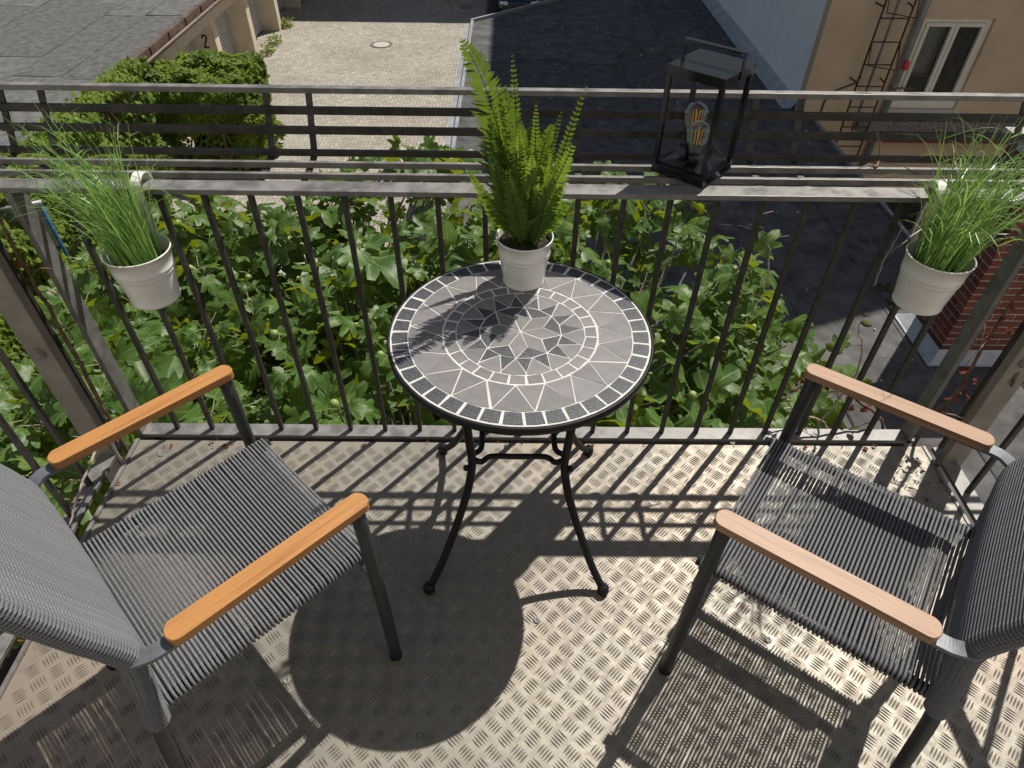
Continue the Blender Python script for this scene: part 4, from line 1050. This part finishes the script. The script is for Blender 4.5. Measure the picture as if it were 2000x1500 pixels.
# ------------------------------------------------------------------ pots and plants
def pot_mesh(rb, rt, h):
    return [(0.004, 0.004), (rb-0.003, 0.004), (rb-0.002, 0.0), (rb+0.0015, 0.0), (rb+0.0025, 0.004), (rb+0.001, 0.007)] + \
        [(rb+(rt-rb)*k, h*k) for k in (0.2, 0.4, 0.55, 0.585)] + [(rb+(rt-rb)*0.60+0.0018, h*0.60), (rb+(rt-rb)*0.62, h*0.62), (rb+(rt-rb)*0.66, h*0.66), (rb+(rt-rb)*0.68+0.0018, h*0.68), (rb+(rt-rb)*0.70, h*0.70)] + \
        [(rt-0.0002, h*0.982), (rt+0.0012, h*0.986), (rt+0.0018, h*0.995), (rt+0.0008, h+0.0012), (rt-0.0012, h+0.001), (rt-0.0018, h*0.97), (rb+(rt-rb)*0.7-0.003, h*0.7)]
def frond(base, tip, bow, m, length_scale=1.0, face=None, npin=30, wmax=0.03):
    base, tip = Vector(base), Vector(tip); mid = base.lerp(tip, 0.5)+Vector(bow)
    pts = [base*(1-t_)**2+mid*2*t_*(1-t_)+tip*t_*t_ for t_ in [i/24 for i in range(25)]]
    m.tube(pts, [0.0017-0.00005*i for i in range(25)], 4, cap=False)
    fc = face if face is not None else Vector((0, -1, 0.3))
    for i in range(npin):
        t_ = 0.10+0.90*i/npin
        j = min(int(t_*24), 23); p = pts[j].lerp(pts[j+1], t_*24-j); d = (pts[j+1]-pts[j]).normalized()
        side = d.cross(fc).normalized(); nrm = side.cross(d)
        L = wmax*length_scale*min(1, (t_-0.02)*3.2)*max(0.10, (1-t_)**0.62)*1.35*rnd(0.85, 1.1)
        wd = 0.0042*min(1.0, L/0.02+0.25)
        for s_ in (-1, 1):
            dr = (side*s_+d*rnd(0.28, 0.45)+nrm*rnd(-.12, .25)).normalized(); wv = dr.cross(nrm).normalized()
            cv = -nrm*L*rnd(0.05, 0.22)+d*L*0.12
            q = [p, p+dr*L*0.25+wv*wd, p+dr*L*0.25-wv*wd, p+dr*L*0.7+wv*wd*0.7+cv*0.5, p+dr*L*0.7-wv*wd*0.7+cv*0.5, p+dr*L+cv]
            m.add(q, [(0, 2, 1), (1, 2, 4, 3), (3, 4, 5)])
def fern():
    random.seed(66)
    c = Vector((0.036, 1.388, TZ))
    t = thing('potted_fern', 'tall bright green fern in a cream pot standing on the mosaic table', 'plant', c)
    MB().lathe(pot_mesh(0.050, 0.067, 0.124), 40).build('pot', M['pot'], t, True)
    m = MB().lathe([(0.062, 0.108), (0.04, 0.114), (0.002, 0.116)], 24); m.v = [(x, y, z+0.004*noise.noise((x*90, y*90, 0))) for x, y, z in m.v]; m.build('soil', M['soil'], t, True)
    tips = [((900, 75), 1.30, (0.05, 0.03, 0.075), .060, 44), ((1000, 100), 1.36, (0.01, 0, 0.03), .020, 36), ((1047, 200), 1.36, (0.01, 0, 0.03), .02, 32), ((1150, 160), 1.38, (-0.03, 0, -0.04), .022, 36), ((1122, 280), 1.33, (-0.02, 0, -0.03), .042, 34), ((1098, 212), 1.42, (0, 0.02, 0), .018, 30),
            ((912, 330), 1.40, (0.01, 0, -0.01), .022, 30), ((965, 200), 1.35, (0.0, 0, 0.02), .048, 38), ((985, 170), 1.40, (0.02, 0, 0.03), .044, 38), ((1015, 250), 1.32, (0, 0, 0.02), .032, 34), ((1040, 300), 1.31, (0, 0, 0.01), .032, 32), ((1075, 290), 1.36, (0, 0, 0), .03, 32), ((1085, 330), 1.31, (0, 0, 0), .032, 30), ((955, 290), 1.33, (0, 0, 0.0), .032, 32), ((1100, 360), 1.34, (0, 0, 0), .03, 30), ((990, 330), 1.30, (0, 0, 0), .03, 30), ((1010, 260), 1.42, (0, 0, 0), .03, 32), ((940, 380), 1.36, (0, 0, .02), .026, 26), ((1112, 400), 1.35, (0, 0, .02), .026, 26)]
    for (u, v), Y, bow, wm, n in tips:
        tip = aty(u, v, Y)-c; an = math.atan2(tip.y, tip.x); b = Vector((tip.x*0.25+rnd(-.012, .012), (tip.y)*0.3+rnd(-.02, .02), 0.112))
        fr = MB(); face = Vector((rnd(-.35, .35), -1, rnd(0.0, .5)))
        frond(b, tip, bow, fr, 1.0, face, n, wm); fr.build('frond', M['fern'], t)
    for k in range(11):
        a = rnd(0, 6.28); tip = Vector((math.cos(a)*rnd(.05, .12), math.sin(a)*rnd(.03, .09)-0.01, rnd(0.30, 0.43))); fr = MB()
        frond((tip.x*.2, tip.y*.2, .112), tip, (-tip.x*.25, -tip.y*.2, 0.07), fr, 1.0, Vector((rnd(-.6, .6), -1, rnd(0, .5))), 34, rnd(.03, .045)); fr.build('frond', M['fern'], t)
    for k in range(24):
        a = rnd(0, 6.28); r_ = rnd(0.02, 0.085); h = rnd(0.16, 0.30)
        fr = MB(); frond((rnd(-.03, .03), rnd(-.03, .03), 0.112), (math.cos(a)*r_*1.1, math.sin(a)*r_, h), (0, 0, 0.03), fr, 1.0, Vector((rnd(-.8, .8), rnd(-1, .2), rnd(0, .6))), 22, 0.026); fr.build('frond', M['fern'], t)
fern()
def hanging(name, label, loc, lean, seed, strap_x, nbl=300):
    random.seed(seed)
    t = thing(name, label, 'planter', loc, 0, 'cream pots hung on the railing')
    H = 0.140; rb, rt = 0.058, 0.0775
    MB().lathe(pot_mesh(rb, rt, H), 44).build('pot', M['pot'], t, True)
    MB().lathe([(0.066, 0.10), (0.03, 0.106), (0.002, 0.107)], 24).build('soil', M['soil'], t, True)
    # hook strap over the rail
    yo = loc[1]; zo = loc[2]; yf = RY0-0.004-yo; yb = RY1+0.004-yo; zt = RZ+0.026-zo
    pr = [(yf-0.006, H*0.86), (yf-0.003, H*1.05), (yf-0.001, RZ-0.03-zo), (yf-0.001, RZ+0.004-zo)] + [((yf+yb)/2+((yb-yf)/2+0.001)*math.cos(R(a)), RZ+0.002-zo+0.026*math.sin(R(a))) for a in (160, 140, 115, 90, 65, 40, 20, 0)] + [(yb+0.001, RZ-0.03-zo)]
    m = MB(); hw = 0.0125
    for i, (y, z) in enumerate(pr):
        a = pr[max(i-1, 0)]; c = pr[min(i+1, len(pr)-1)]; d = Vector((c[0]-a[0], c[1]-a[1])).normalized(); nn = Vector((-d.y, d.x))*0.0011
        for s_ in (-1, 1):
            for q in (-1, 1): m.v.append((strap_x+s_*hw, y+nn.x*q, z+nn.y*q))
    for i in range(len(pr)-1):
        a = i*4; c = a+4; m.f += [(a, a+2, c+2, c), (a+3, a+1, c+1, c+3), (a+1, a, c, c+1), (a+2, a+3, c+3, c+2)]
    m.build('hook_strap', M['pot'], t)
    gm = MB()
    def blade(p, d, L, droop, wd, n=8):
        d = Vector(d).normalized(); side = d.cross(Vector((rnd(-1, 1), rnd(-1, 1), .2))).normalized(); pts = [Vector(p)]; cur = d.copy()
        hd = Vector((d.x, d.y, 0)); hd = hd.normalized() if hd.length > 0.05 else Vector((rnd(-1, 1), rnd(-1, 1), 0)).normalized()
        for k in range(n):
            f = (k/n)**2.2; cur = (cur + (hd*0.9+Vector((0, 0, -1)))*droop*f/n*3).normalized(); pts.append(pts[-1]+cur*L/n)
        b = len(gm.v)
        for k, q in enumerate(pts):
            w_ = wd*(1-(k/n)**2.5*0.85); gm.v += [tuple(q+side*w_), tuple(q-side*w_)]
        for k in range(n): gm.f.append((b+2*k, b+2*k+1, b+2*k+3, b+2*k+2))
        return pts
    for k in range(nbl):
        a = rnd(0, 6.28); r_ = 0.055*math.sqrt(random.random()); p = (math.cos(a)*r_, math.sin(a)*r_, 0.10)
        sp = rnd(0.0, 0.26); d = Vector((math.cos(a)*sp*r_/0.055+lean[0]+rnd(-.08, .08), math.sin(a)*sp*r_/0.055+lean[1]+rnd(-.08, .08), 1))
        L = rnd(0.20, 0.42); pts = blade(p, d, L, rnd(0.0, 1.0)**1.0*4.2, rnd(0.0012, 0.0024))
        if random.random() < 0.75:
            j = random.randint(3, 7); b2 = pts[j]; blade(b2, Vector((rnd(-1, 1), rnd(-1, 1), rnd(0.3, 1.2))), rnd(0.05, 0.12), rnd(0.5, 2.5), rnd(0.0007, 0.0013), 5)
    stuff(gm.build('grass_blades', M['grass'], t))
hanging('hanging_planter', 'cream hanging pot of grass with visible hook strap beside the ivy', (-0.905, 1.402, 0.637), (-0.20, 0.08), 71, 0.012, 165)
hanging('hanging_planter', 'cream hanging pot of grass in front of the brick chimney', (1.052, 1.402, 0.643), (0.10, 0.06), 72, -0.01, 220)

# ------------------------------------------------------------------ lantern on the rail
def glass_mat(name, tint, g_):
    t = NT(name); tr = t.n('ShaderNodeBsdfTransparent'); tr.inputs[0].default_value = (*tint, 1); gl = t.n('ShaderNodeBsdfGlossy'); gl.inputs['Roughness'].default_value = 0.02
    fr = t.n('ShaderNodeLayerWeight'); fr.inputs[0].default_value = g_; mx = t.n('ShaderNodeMixShader'); t.l(fr.outputs['Facing'], mx.inputs[0]); t.l(tr.outputs[0], mx.inputs[1]); t.l(gl.outputs[0], mx.inputs[2]); t.l(mx.outputs[0], t.out.inputs['Surface']); return t.m
M['glass'] = glass_mat('clear_pane', (0.985, 0.99, 0.99), 0.02); M['bulbglass'] = glass_mat('bulb_glass', (0.97, 0.96, 0.93), 0.28)
M['filament'] = mat2('orange_filament', (0.85, 0.42, 0.06), (0.95, 0.55, 0.12), 50, 0.5)
M['brass'] = mat2('socket_metal', (0.4, 0.4, 0.4), (0.6, 0.58, 0.55), 30, 0.25, 0.9)
def lantern():
    t = thing('lantern', 'black square lantern with handle and two clear filament bulbs on the railing', 'lantern', (0.462, 1.622, RZ+0.001), R(49))
    h = 0.258; a = 0.0735
    bs = bev(MB().bx(-a, a, -a, a, 0.0, 0.022).build('base', M['lantern'], t), 0.001)
    MB().bx(-a+0.013, a-0.013, -a+0.013, a-0.013, 0.0225, 0.026).build('base_plate', M['lantern'], bs)
    for sx in (-1, 1):
        for sy in (-1, 1): bev(MB().bx(sx*(a-0.006)-0.0058, sx*(a-0.006)+0.0058, sy*(a-0.006)-0.0058, sy*(a-0.006)+0.0058, 0.0222, h-0.0222).build('post', M['lantern'], t), 0.0006)
    lid = bev(MB().bx(-a-.001, a+.001, -a-.001, a+.001, h-0.022, h).build('lid', M['lantern'], t), 0.001)
    for s_ in (-1, 1):
        MB().add([(s_*(a-0.006), -a+0.0125, 0.0265), (s_*(a-0.006), a-0.0125, 0.0265), (s_*(a-0.006), a-0.0125, h-0.0225), (s_*(a-0.006), -a+0.0125, h-0.0225)], [(0, 1, 2, 3)]).build('pane', M['glass'], t)
        MB().add([(-a+0.0125, s_*(a-0.006), 0.0265), (a-0.0125, s_*(a-0.006), 0.0265), (a-0.0125, s_*(a-0.006), h-0.0225), (-a+0.0125, s_*(a-0.006), h-0.0225)], [(0, 1, 2, 3)]).build('pane', M['glass'], t)
    hd = MB(); w_ = 0.0075
    for s_ in (-1, 1): hd.bx(-w_, w_, s_*(a+0.0025)-0.0015, s_*(a+0.0025)+0.0015, h-0.018, h+0.036)
    hd.bx(-w_, w_, -a-0.004, a+0.004, h+0.0361, h+0.0395); bev(hd.build('handle', M['lantern'], t), 0.0004)
    for (x, y, z0) in ((0.012, 0.020, 0.045), (-0.022, -0.012, 0.018)):
        b = MB().lathe([(0.011, 0.030), (0.0125, 0.036), (0.016, 0.048), (0.024, 0.066), (0.0285, 0.083), (0.0275, 0.098), (0.020, 0.110), (0.008, 0.115), (0.001, 0.1155)], 24, c=(x, y, z0), capb=False).build('bulb', M['bulbglass'], t, True)
        MB().lathe([(0.0135, 0.0), (0.0135, 0.030), (0.011, 0.033)], 16, c=(x, y, z0)).build('socket', M['lantern'], b, True)
        if z0 > 0.03: MB().lathe([(0.009, 0), (0.009, z0-0.027)], 12, c=(x, y, 0.026)).build('stem', M['lantern'], b, True)
        for k in range(4):
            an = k*math.pi/2+0.4; MB().tube([(x+0.006*math.cos(an), y+0.006*math.sin(an), z0+0.060), (x+0.0085*math.cos(an+.3), y+0.0085*math.sin(an+.3), z0+0.096)], 0.0012, 6).build('filament', M['filament'], b)
        MB().tube([(x, y, z0+0.034), (x, y, z0+0.062)], 0.003, 8).build('glass_stem', M['bulbglass'], b, True)
lantern()

# ------------------------------------------------------------------ dry vines in the corners
def dead_leaf(m, p, s_):
    n = Vector((rnd(-1, 1), rnd(-1, 1), rnd(-.3, 1))).normalized(); a = n.orthogonal().normalized(); b = n.cross(a); p = Vector(p)
    q = [p+a*math.cos(k*1.047)*s_*rnd(.5, 1)+b*math.sin(k*1.047)*s_*rnd(.4, .9)+n*rnd(-.5, .5)*s_ for k in range(6)]
    m.add([p]+q, [(0, 1+k, 1+(k+1) % 6) for k in range(6)])
def vines(label, loc, stems, nleaf, lrange, seed):
    random.seed(seed)
    t = thing('dry_vine', label, 'vine', loc); L = Vector(loc); ends = []
    for pts, r_, mm in stems:
        pts = [Vector(p)-L for p in pts]; pp = spline(pts, 5); pp = [p+Vector((rnd(-.004, .004), rnd(-.004, .004), rnd(-.004, .004))) for p in pp]
        MB().tube(pp, [r_*(1-0.5*i/len(pp)) for i in range(len(pp))], 6).build('stem', M[mm], t, True); ends += pp[len(pp)//3:] if r_ >= 0.0055 else []
        for _ in range(3):
            p = random.choice(pp); d = Vector((rnd(-1, 1), rnd(-.6, .6), rnd(-.2, .9))).normalized()*rnd(0.05, 0.14)
            MB().tube([p, p+d*0.5+Vector((rnd(-.01, .01), 0, .01)), p+d], r_*0.3, 5).build('twig', M['vinepale'] if random.random() < .5 else M['vine'], t, True)
    dm = MB().mesh
    for k in range(nleaf):
        m = MB(); p = random.choice(ends)+Vector((rnd(-.03, .03), rnd(-.03, .03), rnd(-.02, .02)))
        dead_leaf(m, (0, 0, 0), rnd(*lrange)); m.build('dead_leaf', M['deadleaf'], t, False, p)
vines('bare brown vine stems climbing the railing corner on the ivy side', (-1.25, 1.42, -0.1),
      [([(-1.25, 1.46, -0.3), (-1.245, 1.44, 0.05), (-1.25, 1.455, 0.35), (-1.258, 1.47, 0.6), (-1.26, 1.475, 0.84)], 0.008, 'vine'),
       ([(-1.235, 1.40, -0.3), (-1.24, 1.39, 0.02), (-1.22, 1.36, 0.14), (-1.25, 1.2, 0.08), (-1.27, 1.12, 0.02)], 0.006, 'vinepale'),
       ([(-1.30, 1.13, -0.25), (-1.29, 1.13, 0.06)], 0.016, 'vine'),
       ([(-1.29, 1.28, 0.2), (-1.31, 1.30, 0.4), (-1.285, 1.28, 0.52), (-1.3, 1.27, 0.7)], 0.004, 'vine')], 8, (0.008, 0.014), 81)
vines('tangled dry vine with red dead leaves in the railing corner by the chimney', (1.3, 1.5, -0.1),
      [([(1.40, 1.50, -0.3), (1.375, 1.505, 0.05), (1.40, 1.50, 0.25), (1.395, 1.51, 0.5), (1.43, 1.49, 0.85)], 0.007, 'vine'),
       ([(1.36, 1.56, -0.3), (1.28, 1.56, 0.0), (1.15, 1.57, 0.12), (1.0, 1.58, 0.2), (0.92, 1.56, 0.16)], 0.006, 'vine'),
       ([(1.2, 1.6, -0.3), (1.12, 1.59, -0.05), (1.02, 1.57, 0.04), (0.9, 1.56, 0.1)], 0.005, 'vinepale'),
       ([(1.05, 1.56, 0.0), (1.10, 1.56, 0.25), (1.06, 1.57, 0.4)], 0.004, 'vinepale'),
       ([(1.45, 1.40, 0.35), (1.48, 1.48, 0.6), (1.44, 1.5, 0.8), (1.50, 1.5, 0.95)], 0.0045, 'vine'),
       ([(0.71, 1.53, 0.60), (0.705, 1.56, 0.68), (0.68, 1.58, 0.74), (0.63, 1.58, 0.76)], 0.0028, 'vinepale'),
       ([(0.99, 1.505, 0.62), (0.985, 1.50, 0.72), (0.99, 1.50, 0.8)], 0.0022, 'vinepale'),
       ([(0.93, 1.62, 0.9), (0.95, 1.65, 0.905), (0.94, 1.66, 0.88)], 0.004, 'vine')], 60, (0.009, 0.02), 82)
# litter of dead leaves along the floor edges
random.seed(90)
def litter():
    spots = [(rnd(-1.19, -0.85), rnd(1.44, 1.485)) for _ in range(12)] + [(rnd(1.25, 1.395), rnd(1.2, 1.48)) for _ in range(22)] + [(rnd(-1.235, -1.20), rnd(0.7, 1.4)) for _ in range(14)] + [(rnd(-.8, 1.3), rnd(1.455, 1.485)) for _ in range(24)]
    for x, y in spots:
        if x > 1.372: z = 0.004
        elif y > 1.4735: z = -0.004
        else: z = 0.004
        m = MB(); dead_leaf(m, (0, 0, 0), rnd(0.005, 0.013)); m.v = [(a, b, c*0.35+0.003) for a, b, c in m.v]
        o = m.build('fallen_leaf', M['deadleaf'], None, False, (x, y, z)); zone = 'by the chimney side railing' if x > 1.2 and y < 1.455 else ('by the ivy side railing' if x < -1.195 else 'along the front railing'); tag(o, 'tiny dead brown leaf on the balcony floor edge '+zone, 'leaf', 'dead leaves '+zone)
litter()
